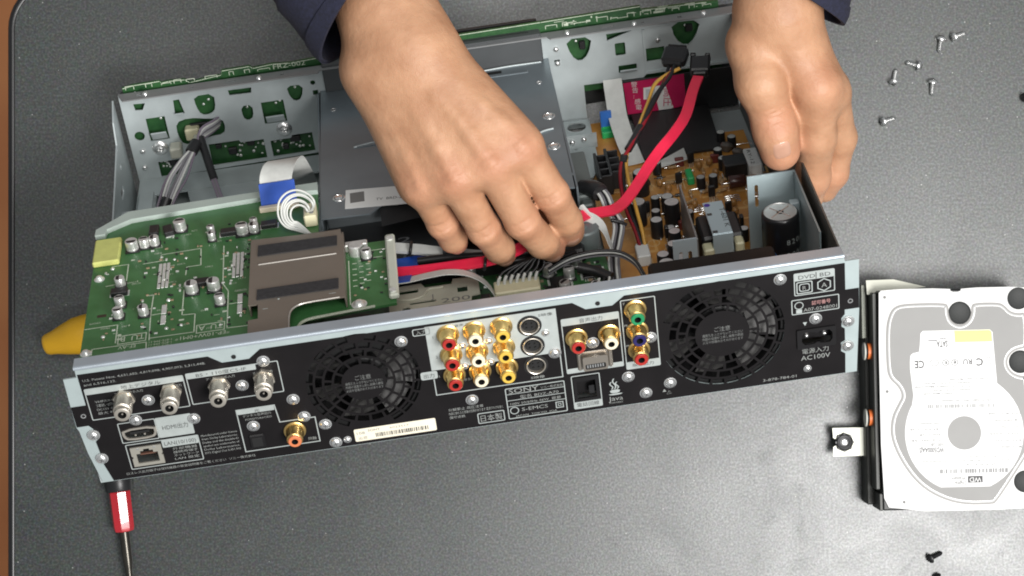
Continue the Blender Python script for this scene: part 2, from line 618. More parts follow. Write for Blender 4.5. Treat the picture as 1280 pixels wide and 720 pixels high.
# printed boxes and headers (flat print on the black face)
Yp = -0.42
M = XZ(Yp)
for polys in (
    lrect(1.8, 57, 44.4, 66.3), lrect(58.3, 110, 45.1, 66.8), lrect(14.4, 35.6, 25.4, 39.8), lrect(15.4, 57, 6.2, 24.2),
    [[(80.8, 37.2), (103, 37.2), (104, 24.8), (124, 24.8), (124, 6.8), (80.8, 6.8)], [(81.4, 36.6), (102.4, 36.6), (103.4, 24.2), (123.4, 24.2), (123.4, 7.4), (81.4, 7.4)]],
    lrect(214.4, 229.9, 2.4, 9.9), lrect(231.9, 266, 2.5, 24.4), lrect(397.1, 424.2, 46, 56.2),
    lrect(268, 300.6, 28.3, 66.2), lrect(301.8, 321.4, 25.2, 73), lrect(269.8, 286.3, 2.7, 26.3), lrect(399, 422, 58.7, 73.8),
    lrect(185.9, 195.6, 69.2, 73.9, .5, 1),
    [[(193.2, 38.4), (193.2, 26.8), (265.8, 26.8), (265.8, 43.5), (265.2, 43.5), (265.2, 27.4), (193.8, 27.4), (193.8, 38.4)]],
):
    mb = MB()
    plate(mb, polys, M, 0.12)
    mb.build("printed_frame", PRINT, RP, 0)
for x0, x1, z0, z1 in ((2.3, 56.5, 62.2, 66), (58.8, 97.4, 62.9, 66.5), (35.7, 55.6, 25.6, 39.8), (35.9, 56.4, 18.5, 24), (81.4, 102.3, 33.6, 36.7),
                       (268.5, 300.1, 61.4, 65.8), (268.5, 300.1, 28.7, 31.6), (302.3, 320.9, 25.6, 30.4), (270.3, 285.8, 3.1, 7.6),
                       (399.4, 421.6, 68.6, 73.4)):
    mb = MB()
    plate(mb, [rect(x0, x1, z0, z1, .5, 2)], XZ(Yp - .03), 0.12)
    mb.build("printed_header", PRINT, RP, 0)
mb = MB()
gb = [(193, 74.4), (193, 44.4), (266, 44.4), (266, 74.2)]
plate(mb, [gb] + sv[:2], XZ(Yp), 0.12)
mb.build("printed_grey_field", PRINT, RP, 0)
mb = MB()
plate(mb, [rect(186.4, 195.9, 38.7, 44, 1.2)], XZ(Yp), 0.12)
for x0, x1, z in ((232.2, 265.6, 20.0), (232.2, 265.6, 15.6), (232.2, 265.6, 11.4)):
    plate(mb, [rect(x0, x1, z - .18, z + .18)], M, 0.12)
# disc emblems
plate(mb, lrect(400.3, 409.4, 59.8, 67.8, .6, .9), XZ(Yp - .05), .1)
plate(mb, lrect(401.8, 407.9, 61.2, 66.4, .5, 1.4), XZ(Yp - .05), .1)
hexo = circ(415.9, 63.8, 4.4, 6, RAD(90))
plate(mb, [hexo, circ(415.9, 63.8, 3.7, 6, RAD(90))], XZ(Yp - .05), .1)
plate(mb, [circ(401.4, 51.9, 2.6, 18), circ(401.4, 51.9, 2.1, 18)], M, .1)
plate(mb, [rect(399.7, 403, 46.8, 49.2)], M, .1)
plate(mb, [[(403.2, 40), (405.6, 40), (404.4, 37.6)]], M, .1)
plate(mb, [circ(235.8, 8.2, 2.6, 18), circ(235.8, 8.2, 2.1, 18)], M, .1)
plate(mb, [rect(259.5, 264, 5.6, 10), rect(260, 263.5, 6.1, 9.5)], M, .1)
plate(mb, [rect(260.8, 262.7, 6.9, 8.7), rect(261.1, 262.4, 7.2, 8.4)], M, .1)
# coffee cup emblem: steam, bowl, saucer
for ox, hh in ((292.2, 5.2), (293.9, 7.4), (295.4, 5.0)):
    pts = [(ox + .8 * math.sin(k * 1.05), 13 + hh * k / 6) for k in range(7)]
    plate(mb, [[(x - .38, z) for x, z in pts] + [(x + .38, z) for x, z in reversed(pts)]], M, .1)
plate(mb, [rounded([(290.9, 12.6), (297, 12.6), (296.4, 10.2), (291.6, 10.2)], 1)], M, .1)
plate(mb, [rounded([(289.8, 9.8), (298.6, 9.8), (297, 8.8), (291.4, 8.8)], 1)], M, .1)
mb.build("printed_emblems", PRINT, RP, 0)["kind"] = "stuff"

# printed words
mb = MB()
L = lambda s, sz, x, z, wd=None, al="LEFT", dy=0.0: text(mb, s, sz, RT(x, z, -0.56 - dy), 0, al, wd)
D = lambda s, sz, x, z, wd=None, al="LEFT": text(mb, s, sz, RT(x, z, -0.60), 1, al, wd)
L("U.S. Patent Nos. 4,631,603; 4,819,098; 4,907,093; 5,315,448;", 2.1, 2.6, 71.4, 68)
L("and 6,516,132.", 2.1, 2.6, 68.4, 18)
D("地上デジタル", 2.9, 22, 62.9, 22)
D("BS・110度CS-IF", 2.9, 64, 63.6, 28)
L("アンテナから入力", 2.0, 17.5, 59.4, 16)
L("テレビへ出力", 2.0, 44, 59.2, 11)
L("アンテナから入力", 2.0, 69, 60.2, 16)
L("テレビへ出力", 2.0, 95, 59.6, 11)
for k, t_ in enumerate(("VHF/UHF", "混合", "DC15V 4W", "最大 4W")):
    L(t_, 2.1, 6, 56 - k * 2.7, 11)
D("HDMI出力", 4.0, 38.5, 31, 14.5)
D("LAN(10/100)", 3.7, 37.2, 19.8, 18)
for k, t_ in enumerate(("外部機器", "接続用端子", "ネットワーク", "LAN 設定")):
    L(t_, 2.0, 41, 16 - k * 2.4, 14)
for k, t_ in enumerate(("Manufactured under license", "from Dolby Laboratories.", "Dolby and the double-D", "symbol are trademarks of", "Dolby Laboratories.", "DTS Digital Out 5,451,942")):
    L(t_, 2.0, 58.4, 22.2 - k * 2.5, 20.5)
D("光", 2.6, 91, 34, 3)
L("デジタル音声出力", 2.0, 84, 31.4, 16)
L("PCM/DTS/AAC/DD", 1.8, 85, 28.9, 15)
L("ロスレス出力端子は接続機器の取扱説明書をご覧ください  ソニー株式会社", 2.0, 12, 3.2, 74)
L("同軸", 2.4, 117.5, 9, 4.5)
for (cx, cz), ww in ((F1, 21), (F2, 23)):
    text(mb, "ご注意", 3.6, RT(cx, cz + 2.2, -.56), 3, "CENTER", 9)
    for k, t_ in enumerate(("通風孔をふさがないでください", "内部の温度が上昇し故障の原因", "火災や感電のおそれがあります")):
        text(mb, t_, 2.1, RT(cx, cz - 0.6 - k * 2.4, -.56), 3, "CENTER", ww)
L("入力", 3.0, 190.8, 70.3, 6, "CENTER")
D("出力", 3.2, 191.1, 40, 6, "CENTER")
D("音声 右   左", 2.0, 209.5, 71.6, 13)
D("映像", 2.0, 232.6, 72, 5)
D("S映像", 2.2, 256, 70.4, 8)
for k, z in enumerate((66, 52.5, 39)):
    (D if k < 2 else L)(str(k + 1) if k < 2 else "1", 2.4, 196.6, z)
L("映像 音声", 2.0, 209, 34.3, 6)
L("S映像", 2.2, 247.5, 28.6, 8)
for k, t_ in enumerate(("分解禁止 高圧注意", "内部に触れると感電の危険があります 電源プラグを抜く", "保守点検")):
    L(t_, 2.2, 198.6, 14.4 - k * 2.7, (20, 31, 9)[k])
L("日本製", 5.2, 216, 4.0, 12.4)
L("SONY", 4.4, 234, 20.6, 17)
L("ソニー株式会社", 2.0, 252.3, 21.0, 12.6)
L("型名 BDZ-A70", 2.6, 240, 16.4, 22)
L("100V 50/60Hz 46W  容量", 2.2, 234, 12.4, 29)
L("S-EMCS", 3.4, 240, 7.2, 15)
L("JAPAN  TOKYO  JQA", 1.8, 236, 3.6, 24)
D("音声出力", 3.2, 278.2, 62.4, 13)
D("D1/D2/D3/D4 映像", 2.0, 279, 29.2, 15)
D("映像出力", 2.7, 305.5, 26.8, 12)
L("Y", 2.2, 303, 69.8)
L("PB", 2.0, 303, 55)
L("PR", 2.0, 303, 41)
D("電話回線", 3.2, 271.6, 4.2, 12.8)
L("Java", 4.4, 289.9, 5.0, 8.2)
L("POWERED", 1.4, 290.3, 3.0, 7.6)
L("▲", 2.4, 321, 6)
L("⚠", 2.6, 323.4, 4.4)
D("DVD", 3.6, 401.6, 69.6, 9.4)
D("BD", 3.6, 413.6, 69.6, 6)
plate(mb, [rect(411.3, 411.8, 68.9, 73)], XZ(-0.6), .06, 1)
L("R", 3.6, 404.8, 62.4, 2.0, "CENTER", .1)
L("A", 4.4, 415.9, 62.2, 3.2, "CENTER", .1)
text(mb, "認可番号", 3.0, RT(408.6, 51.4, -.56), 2, "LEFT", 10.6)
L("A07-0248001", 3.2, 403.8, 47.4, 19)
L("電源入力", 4.2, 402.2, 18.3, 15.2)
L("AC100V", 4.6, 401.4, 13.6, 16.8)
L("3-878-784-01", 2.6, 379, 2.6, 19.4)
mb.build("printed_lettering", [PRINTL, INK, mat("pink_print", (0.42, 0.22, 0.21), .6), mat("dim_print", (.13, .135, .13), .6, var=.3, vscale=900)], RP, 0)["kind"] = "stuff"

# barcode sticker
mb = MB()
plate(mb, [rect(143.6, 190.4, 2.7, 11.4, .8, 3)], XZ(-0.5), 0.15)
xk = 155.5
while xk < 186:
    wk = random.choice((.3, .5, .8))
    plate(mb, [rect(xk, xk + wk, 4.2, 7)], XZ(-0.6), .03, 1)
    xk += wk + random.choice((.35, .6))
text(mb, "SONY", 2.4, RT(151.5, 8.7, -.64), 1, "LEFT", 7)
text(mb, "6023517", 2.0, RT(164, 8.7, -.64), 2, "LEFT", 11)
text(mb, "108", 2.8, RT(145, 7.4, -.64), 2, "LEFT", 4.6)
text(mb, "出荷", 2.4, RT(145.6, 3.8, -.64), 2, "LEFT", 5)
o = mb.build("barcode_sticker", [mat("cream_sticker_paper", (0.72, 0.67, 0.54), .5, var=.04, vscale=100), INK, INKG], RP, 0)

# ---- jacks
PORTB = mat("port_black", (0.008, 0.0075, 0.008), 0.45, spec=.3)


def rca(color, metal=GOLD):
    mb = MB()
    mb.lathe((0, 0, 0), (0, -1, 0), [(0, 6.3), (0.9, 6.3), (1.1, 5.9), (1.3, 5.2), (3.6, 5.1), (4.2, 4.7), (8.9, 4.6), (9.3, 4.3), (9.6, 3.9, 1), (10.6, 3.8, 1), (11.0, 3.4, 1), (10.9, 1.9, 2), (6, 1.8, 2)], 24)
    return Proto(mb.build("rca_jack", [metal, RCAC[color], HOLE], RP))


RC = {c: rca(c) for c in RCAC}
cols = ((205.2, "red"), (219.8, "white"), (235, "yellow"))
for row, z in enumerate((67.6, 53.6, 39.6)):
    for x, c in cols:
        RC[c].at((x, -0.5, z), RP)
RC["orange"].at((111, -0.4, 17.2), RP)
RC["red"].at((275.6, -0.4, 52.6), RP)
RC["white"].at((294, -0.4, 52.2), RP)
for z, c in ((66, "green"), (51.6, "blue"), (38.4, "red")):
    RC[c].at((309.8, -0.4, z), RP)

mb = MB()
mb.lathe((0, 0, 0), (0, -1, 0), [(0, 6.2), (2.4, 6.2)], 6)
mb.lathe((0, -2.4, 0), (0, -1, 0), [(0, 4.9), (0.3, 5.2), (9.6, 5.2), (10.2, 4.7), (10.3, 4.4), (13.2, 4.4), (13.4, 4.0), (13.4, 2.4, 1), (8, 2.3, 1)], 24)
mb.lathe((0, -9, 0), (0, -1, 0), [(0, .5), (6, .5)], 8)
fc = Proto(mb.build("antenna_connector", [NICKEL, HOLE], RP))
for x, z in ((22.3, 56.6), (48.4, 56.4), (75.4, 56.4), (100.6, 56.6)):
    fc.at((x, -0.4, z), RP, (0, random.random(), 0))

for x, z in svid:
    mb = MB()
    mb.lathe((0, 0, 0), (0, -1, 0), [(-.1, 6.9, 1), (.25, 6.9, 1), (.3, 5.7, 1), (0.9, 5.6), (1.2, 5.3), (1.0, 4.9), (-2.0, 4.8, 1), (-5, 4.8, 1)], 24, capend=False)
    mb.lathe((0, 2.4, 0), (0, -1, 0), [(0, 5.0), (1.0, 5.0)], 24, 1)
    mb.lathe((0, 2.2, 0), (0, -1, 0), [(0, 3.4), (1.8, 3.4)], 20, 1)
    for a in (40, 140, 220, 320):
        mb.cyl((2 * math.cos(RAD(a)), 2.3, 2 * math.sin(RAD(a))), (2 * math.cos(RAD(a)), -.6, 2 * math.sin(RAD(a))), .45, n=8, mi=1)
    o = mb.build("s_video_socket", [NICKEL, HOLE], RP)
    o.location = (x * S, -0.4 * S, z * S)

mb = MB()   # HDMI socket: rolled metal mouth with tongue
hd = rounded([(15.8, 35.4), (35.2, 35.4), (35.2, 30), (32.6, 27.2), (18.4, 27.2), (15.8, 30)], 1)
hi = rounded([(17.2, 34.2), (33.8, 34.2), (33.8, 30.4), (31.8, 28.4), (19.2, 28.4), (17.2, 30.4)], 1)
plate(mb, [hd, hi], XZ(-0.6), 1.0)
mb.box(20, 31, -.4, 6, 31.0, 32.6, 1)
mb.box(16.5, 34.5, 6, 7, 27.5, 35, 1)
mb.box(22.4, 23.4, -.5, 3, 29.6, 30.6)
mb.box(27.6, 28.6, -.5, 3, 29.6, 30.6)
mb.build("hdmi_socket", [NICKEL, HOLE], RP)
mb = MB()   # network socket
out = [(17.6, 21.8), (35.2, 21.8), (35.2, 16), (34.2, 15), (35.2, 14), (35.2, 8.4), (17.6, 8.4), (17.6, 14), (18.6, 15), (17.6, 16)]
inn = [(20.4, 10.4), (32.6, 10.4), (32.6, 17.2), (30.2, 17.2), (30.2, 19.0), (28.2, 19.0), (28.2, 20.2), (24.8, 20.2), (24.8, 19.0), (22.8, 19.0), (22.8, 17.2), (20.4, 17.2)]
plate(mb, [out, inn], XZ(-0.7), 1.0)
mb.box(18.5, 34.3, 9, 10, 9, 21.4, 1)
mb.box(21.5, 31.5, 4, 5.5, 12.4, 13.2, 2)
for x in (21.2, 30.6):
    mb.box(x, x + 1.5, -1.4, -1.2, 20.4, 21.4, 3)
mb.build("network_socket", [mat("dull_nickel", (.46, .44, .38), .4, .6), HOLE, mat("dark_copper", (.14, .07, .05), .4), SCREWM], RP)
mb = MB()   # optical audio socket
mb.box(84.5, 93.5, -1.6, 3, 9, 18.5, 0, .8)
mb.box(86, 92, -1.9, -1.5, 10.4, 16.6, 1, .2)
mb.build("optical_socket", [PORTB, HOLE], RP)
mb = MB()   # D terminal
mb.box(274.6, 294.6, -0.9, -.3, 30.2, 42, 0, .2)
plate(mb, [rect(277.4, 291.4, 31.6, 41.2, 1.2), rect(278.6, 290.2, 32.6, 36.2, .8)], XZ(-2.8), 4.4)
mb.box(278.4, 290.4, -4.8, -1.2, 36.4, 40.6, 0, .4)
mb.box(278.5, 290.3, -4.3, 0.1, 32.5, 36.3, 1)
for k in range(7):
    mb.box(279.6 + k * 1.45, 280.3 + k * 1.45, -4.6, -4.2, 33.4, 35.4, 2)
for x in (275, 292.4):
    mb.box(x, x + 1.6, -2.4, -.6, 30.6, 41.6, 0, .3)
mb.build("video_terminal", [mat("warm_nickel", (.40, .36, .31), .33, .8), HOLE, SCREWM], RP)
mb = MB()   # phone line socket
plate(mb, [rect(270.9, 285.1, 8.4, 25.2, .5), rect(272.6, 283.4, 10.4, 22.6)], XZ(-0.8), 1.2)
mb.box(271.6, 284.4, 6, 7, 9, 24.4)
mb.box(279.5, 282.6, 1, 1.6, 11.5, 17, 1)
mb.build("modem_socket", [PORTB, BLACK], RP)
mb = MB()   # mains inlet
plate(mb, [rect(399.4, 421.6, 22.4, 35.7, .8), rounded([(402, 25), (402, 33.6), (409, 33.6), (411, 32.2), (413, 33.6), (419.6, 33.6), (419.6, 25), (413, 25), (411, 26.4), (409, 25)], 1)], XZ(-1.0), 1.6)
mb.box(400.8, 420.2, 6, 7, 23.8, 34.2, 0)
for x in (405.4, 415.6):
    mb.lathe((x, 6, 29.2), (0, -1, 0), [(0, 1.25), (4.6, 1.25), (5.2, .9), (5.5, .4)], 12, 1)
mb.box(399.6, 421.4, -2.0, -1.7, 35.3, 35.8, 0)
mb.build("mains_inlet", [PORTB, SCREWM], RP)


# panel screws: domed heads with a cross slot
def panel_screw(r, h, name="screw"):
    mb = MB()
    mb.lathe((0, 0, 0), (0, -1, 0), [(0, r * 1.18), (.35, r * 1.18), (.45, r), (h * .55, r * .92), (h * .85, r * .66), (h, r * .3), (h, .01)], 18, 0, False)
    mb.box(-r * .42, r * .42, -h - .04, -h + .5, -.22, .22, 1)
    mb.box(-.22, .22, -h - .05, -h + .5, -r * .42, r * .42, 1)
    return Proto(mb.build(name, [SCREWM, INK], RP, 50))


ps = panel_screw(3.1, 2.3)
for x, z in ((35, 53), (87.8, 53.6), (102.2, 67.8), (25.2, 40.6), (57, 35.8), (88.6, 24.6), (113.8, 39), (117.8, 26), (0, 34.4), (0.9, 17.4), (179, 67.4), (128.6, 18.4), (132.4, 4.6),
             (212.8, 20.4), (284.4, 47.6), (302.3, 20.4), (311.5, 7.2), (325.8, 11.8), (391.4, 71.6), (410.5, 41.6), (429, 36.4), (428.3, 19.4), (316.9, 45.4), (262.7, 44.4)):
    ps.at((x, -0.4, z), RP, (0, random.random() * 3, 0))
ss = panel_screw(2.0, 1.7)
for x, z in ((211.9, 58.6), (227, 59.2), (211.7, 44.6), (226.4, 44.8), (258.8, 59), (404.9, 7.6), (139.2, 5.4)):
    ss.at((x, -0.5, z), RP, (0, random.random() * 3, 0))
for x, z in ((430.4, 50.2), (-2.4, 48.4)):
    mb = MB()
    mb.lathe((x, -.2, z), (0, -1, 0), [(0, 1.5), (.5, 1.5), (.5, 1.0), (.1, .9)], 14)
    mb.build("side_screw_hole", SCREWM, RP)

# ---- fans behind the grilles
def fan(cx, cz, half, depth, zt):
    e = empty("cooling_fan", parent=REC)
    mb = MB()
    plate(mb, [rect(cx - half, cx + half, cz - half, zt, 3), circ(cx, cz, half - 2.2, 40)], XZ(depth / 2 + 2.2), depth)
    mb.build("fan_frame", FANG, e)
    mb = MB()
    mb.lathe((cx, 12, cz), (0, -1, 0), [(0, half * .42), (7, half * .42), (8, half * .38), (8, .01)], 28)
    mb.build("fan_hub", FANG, e)
    for k in range(7):
        a = 2 * math.pi * k / 7
        vs, fs = [], []
        for i in range(5):
            r = half * (.40 + .5 * i / 4)
            for j in range(4):
                b = a + (j / 3 - .5) * .62
                y = 5 + j * 2.6
                vs += [(cx + r * math.cos(b), y, cz + r * math.sin(b)), (cx + r * math.cos(b), y + .9, cz + r * math.sin(b))]
        for i in range(4):
            for j in range(3):
                p = (i * 4 + j) * 2
                q = p + 8
                fs += [(p, p + 2, q + 2, q), (p + 1, q + 1, q + 3, p + 3)]
        m2 = MB()
        m2.add(vs, fs)
        m2.build("fan_blade", mat("fan_blade_plastic", (.026, .025, .024), .6, var=.3, vscale=70), e)
    mb = MB()
    mb.box(cx - half + 1, cx + half - 1, depth + 1.6, depth + 3, cz - half + 1, zt - 1, 0)
    mb.build("fan_back_plate", BLACK, e)
    return e


fan(F1[0], F1[1], 33, 20, 62)
fan(F2[0], F2[1], 36, 24, 76.6)

# ---- chassis
CH = empty("chassis", parent=REC)
mb = MB()
plate(mb, [[(-4, 1.2), (428, 1.2), (428, 318), (-4, 318)], circ(40, 292, 5, 16), rect(92, 110, 268, 274, 2), circ(308, 297, 9, 20)], XY(-0.5), 1.0)
for x0, x1, y0, y1 in ((38, 88, 284, 298), (96, 128, 286, 296), (20, 60, 244, 262), (78, 124, 246, 270)):
    mb.box(x0, x1, y0, y1, -.05, 1.4, 0, 1.2)
for x, y in ((70, 276), (120, 277), (306, 306), (312, 270), (304, 262)):
    mb.lathe((x, y, 0), (0, 0, 1), [(0, 6), (2.2, 3.4), (2.2, 1.4), (1.2, 1.2)], 18)
mb.build("base_plate", STEEL, CH)
mb = MB()
YZ = lambda x: frame((x, 0, 0), (0, 1, 0), (0, 0, 1))
plate(mb, [[(1.2, 0), (1.2, 60), (160, 46), (214, 42.6), (252, 49), (292, 57), (300, 70), (318, 77.5), (318, 0)], circ(285, 44, 2.2, 12), circ(240, 30, 3, 12), rect(262, 276, 30, 36, 2)], YZ(-3.6), 1.0)
mb.box(-3.1, 6, 228, 250, 28, 29, 0)
mb.build("left_side_wall", STEEL, CH)
mb = MB()
plate(mb, [[(1.2, 0), (1.2, 80.4), (318, 80.4), (318, 0)], rect(150, 170, 20, 26, 2), circ(60, 30, 3, 12)], YZ(427.0), 1.0)
mb.build("right_side_wall", mat("shaded_wall_steel", (.10, .105, .10), .4, .5, var=.12, vscale=30), CH)  # shadow on the wall's inner face painted in as darker steel

# front wall with its punched openings
FH = [
    [(9.5, 72.9), (17.6, 72.4), (15, 67.4), (10, 67.9)], [(36.8, 71.5), (40.9, 71.6), (42.7, 60.3), (35.9, 60.7)],
    rounded([(50.8, 72.3), (65, 72.4), (64.2, 60.5), (60, 56.8), (53.6, 57), (51.2, 64)], 1), [(74.9, 73), (91, 72.8), (90.3, 68.6), (75.2, 69)],
    rounded([(114.5, 69.8), (126.2, 69.3), (123.6, 58.6), (118.6, 57.2), (115.6, 61.7)], 1), rect(15.4, 28.6, 42.6, 60.4), rect(95.2, 110.8, 43, 60),
    rounded([(81.2, 59.5), (89.1, 59.5), (88.6, 50), (84.4, 47.4), (81.2, 50.4)], 1),
    rounded([(35, 54), (44, 56.5), (58, 53.6), (66.8, 52), (68, 46), (66, 40), (55, 39.4), (46, 37), (37, 35.6), (34.4, 44)], 1),
    circ(8.6, 47.8, 3.6, 14), [(53.6, 16.6), (92, 16.6), (92, 31.6), (76, 31.6), (75, 33.6), (53.6, 33.6)], [(96.4, 16.6), (126, 16.8), (126, 31.6), (112, 31.6), (111, 29.6), (96.4, 29.4)], rect(16.6, 32, 13.6, 25.6),
    rounded([(308.2, 74.4), (327, 74), (323.6, 61), (317.2, 55.6), (311.4, 61.4)], 1), [(336.8, 74), (354.9, 74.2), (337.1, 69)],
    rect(342, 349.2, 56.4, 66, 1), rect(343.2, 356, 42.6, 48.4, .6), rounded([(381.4, 75.6), (402.8, 74.9), (397.6, 61), (391.3, 56), (384, 62.6)], 1),
    rect(362, 376, 48.6, 58.6), circ(133, 69.6, 1.8, 10), rect(131.8, 135.4, 60, 63.6), circ(301.4, 68.4, 1.5, 10), rect(299.4, 303.2, 56.8, 60),
]
mb = MB()
plate(mb, [[(0.8, 80.6), (0.8, 12.5), (130, 15), (140, 4), (318, 4), (318, 37.4), (360, 36.8), (363, 39.5), (426.4, 38), (426.4, 80.6)]] + FH, XZ(318), 1.0)
mb.box(361.5, 426.4, 316.2, 317.4, 39.6, 41.2, 0)      # pressed step
mb.box(361.5, 363, 316.4, 317.4, 41.2, 74, 0)
FW = mb.build("front_wall", STEEL, CH)
mb = MB()
plate(mb, [[(0.8, 318.5), (4.5, 307.8), (138, 308.2), (140, 312), (296, 312), (298, 308.4), (424, 308.4), (426.4, 318.5)], rect(14, 17, 312, 315), rect(76, 82, 313, 315.4), rect(112, 115, 312, 314),
           rect(334, 342, 312.6, 315), rect(386, 389, 312, 314.4), circ(52, 313, 1.2, 10), circ(362, 313, 1.2, 10)], XY(80.9), .9)
mb.build("front_wall_lip", mat("shaded_lip_steel", (.25, .255, .255), .5, .3, var=.08, vscale=40), CH)  # shade of the lip facing away, put into a darker steel colour
mb = MB()
mb.box(1.2, 138, 294, 317.3, 12.2, 13.2, 0)
mb.box(36, 92, 293.2, 294.2, 2, 13.2, 0)
mb.build("front_ledge", STEEL, CH)
for x0, x1, z0, z1 in ((17, 27.6, 43.6, 50), (97, 109.4, 43.8, 50), (36.6, 42, 60.6, 62.4), (344, 355.6, 42.8, 46)):
    mb = MB()   # bent tabs in the square openings
    mb.add([(x0, 317.3, z0), (x1, 317.3, z0), (x1, 313, z1), (x0, 313, z1), (x0, 318.2, z0), (x1, 318.2, z0), (x1, 313.9, z1 + .6), (x0, 313.9, z1 + .6)],
           [(0, 1, 2, 3), (7, 6, 5, 4), (0, 4, 5, 1), (1, 5, 6, 2), (2, 6, 7, 3), (3, 7, 4, 0)])
    mb.build("punched_tab", STEEL, CH)
bz = MB()
bz.lathe((0, 0, 0), (0, -1, 0), [(0, 5.6), (1.4, 4.2), (1.6, 2.6), (2.6, 2.4), (3.0, 1.4), (2.2, .8), (2.2, .01)], 20, 0, False)
bz = Proto(bz.build("boss_screw", SCREWM, CH, 50))
for x, z in ((20.5, 36.2), (107.5, 37)):
    bz.at((x, 317.4, z), CH)
bs = MB()
bs.lathe((0, 0, 0), (0, -1, 0), [(0, 2.0), (1.2, 1.8), (1.8, 1.0), (1.9, .01)], 14, 0, False)
bs = Proto(bs.build("rivet", SCREWM, CH, 50))
for x, z in ((8.2, 36), (6.8, 23), (301.4, 68.4), (371.9, 64.4), (301.4, 57.4)):
    bs.at((x, 317.4, z), CH)
for x, y, z in ((20, 313, 81.4), (98, 312, 81.4), (310, 313, 81.4), (356, 312.4, 81.4), (404, 313, 81.4)):
    bs.at((x, y, z), CH, (RAD(-90), 0, 0))
mb = MB()   # bracket beside the drive, right
plate(mb, [[(297, 316), (319, 316), (318, 250), (312, 236), (297, 236)], circ(309, 306, 6.5, 18), circ(304, 268, 1.6, 10), circ(305, 276, 1.3, 10)], XY(11), 1.0)
mb.box(297, 320, 276, 277, 11, 22)
mb.build("inner_bracket", STEEL, CH)
bs.at((303, 275.9, 17.5), CH)
bs.at((311, 275.9, 18.5), CH)
mb = MB()
mb.box(0.5, 14, 258, 300, 1, 14, 0, 2)
mb.box(3, 10, 244, 256, 1, 22, 0, 1.5)
mb.build("side_rail", STEEL, CH)

mb = MB()
mb.box(0, 428, 331, 334, 2, 76, 0, 1)
mb.build("front_fascia", mat("dark_grey_fascia", (.03, .032, .032), .5), REC)
# front circuit board, outside the front wall
mb = MB()
pt = [(4, 85.4), (12, 86.6), (30, 87), (31, 85.4), (36, 86), (47, 87), (50, 84.4), (72, 85), (73, 88), (92, 88.4), (94, 86.6), (108, 87.6), (120, 88), (141, 89), (230, 89), (293, 89.8), (330, 90.4), (362, 91), (363, 88), (408, 88.6), (416, 88), (416, 30), (300, 30), (300, 8), (4, 8)]
pt = [(x, z - 1.4 - (1.6 if 4 < i % 7 < 7 else 0) if z > 60 else z) for i, (x, z) in enumerate(pt)]
plate(mb, [pt], XZ(323), 1.6)
FB = mb.build("front_circuit_board", mat("deep_green_circuit_board", (0.013, 0.058, 0.018), 0.4, 0, col2=(0.028, 0.105, 0.03), vscale=160, bump=0.12, bscale=1500, detail=6), REC)
mb = MB()
for a, b in zip(pt[:-5], pt[1:-5]):
    x0, z0, x1, z1 = a[0], a[1] - .7, b[0], b[1] - .7
    for k in (0,):
        if x1 - x0 > .5:
            plate(mb, [[(x0 + .3, z0 - .25), (x1 - .1, z1 - .25), (x1 - .1, z1 + .25), (x0 + .3, z0 + .25)]], XZ(322.1), .05)
for _ in range(26):
    x, z = random.uniform(300, 405), random.uniform(82, 86.4)
    plate(mb, [rect(x, x + random.choice((1, 3, 7)), z, z + random.choice((.4, .4, 1.5)))], XZ(322.1), .05)
rf = random.Random(17)
for x0, x1, lo_ in ((6, 104, 81.8), (296, 408, 82.2)):
    x = x0
    while x < x1:
        w_, h_ = rf.uniform(3, 9), rf.uniform(1.2, 3.4)
        for q in (rect(x, x + .5, lo_, lo_ + h_), rect(x, x + w_, lo_ + h_ - .5, lo_ + h_), rect(x + w_ - .5, x + w_, lo_, lo_ + h_)):
            plate(mb, [q], XZ(322.12), .04)
        x += w_ + rf.uniform(1.5, 8)
text(mb, "FRZ-002", 5.0, frame((108, 322.05, 81.7), (1, 0, 0), (0, 0, 1)), 0, "LEFT", 22)
mb.build("board_print", SILK, FB, 0)["kind"] = "stuff"
mb = MB()
for _ in range(60):
    x = random.choice((random.uniform(56, 91), random.uniform(98, 124), random.uniform(18, 30)))
    mb.ball((x, 322, random.uniform(18, 29)), random.uniform(.7, 1.3), 6, 0, .6, (0, -1, 0))
for x, z in ((12, 79), (25, 57), (105, 56), (108, 57.4), (60, 66), (85, 56), (120, 66), (316, 70), (392, 70), (56, 63)):
    mb.ball((x, 322, z), 1.0, 6, 0, .6, (0, -1, 0))
mb.build("solder_joints", TIN, FB)["kind"] = "stuff"
for x, z, a, b in ((66, 22, 6, 5), (80, 27, 5, 4), (110, 25, 7, 4), (104, 20, 4, 4), (58, 28, 4, 3), (318, 64, 4, 6), (392, 66, 5, 5), (24, 20, 5, 4), (44, 44, 12, 6)):
    mb = MB()
    mb.box(x, x + a, 319.4, 322.2, z, z + b, 0, .4)
    mb.build("chip", BLACK, FB)
mb = MB()
mb.box(40, 50, 314, 322, 40, 49, 0, 1)
mb.build("front_board_connector", CREAM, FB)

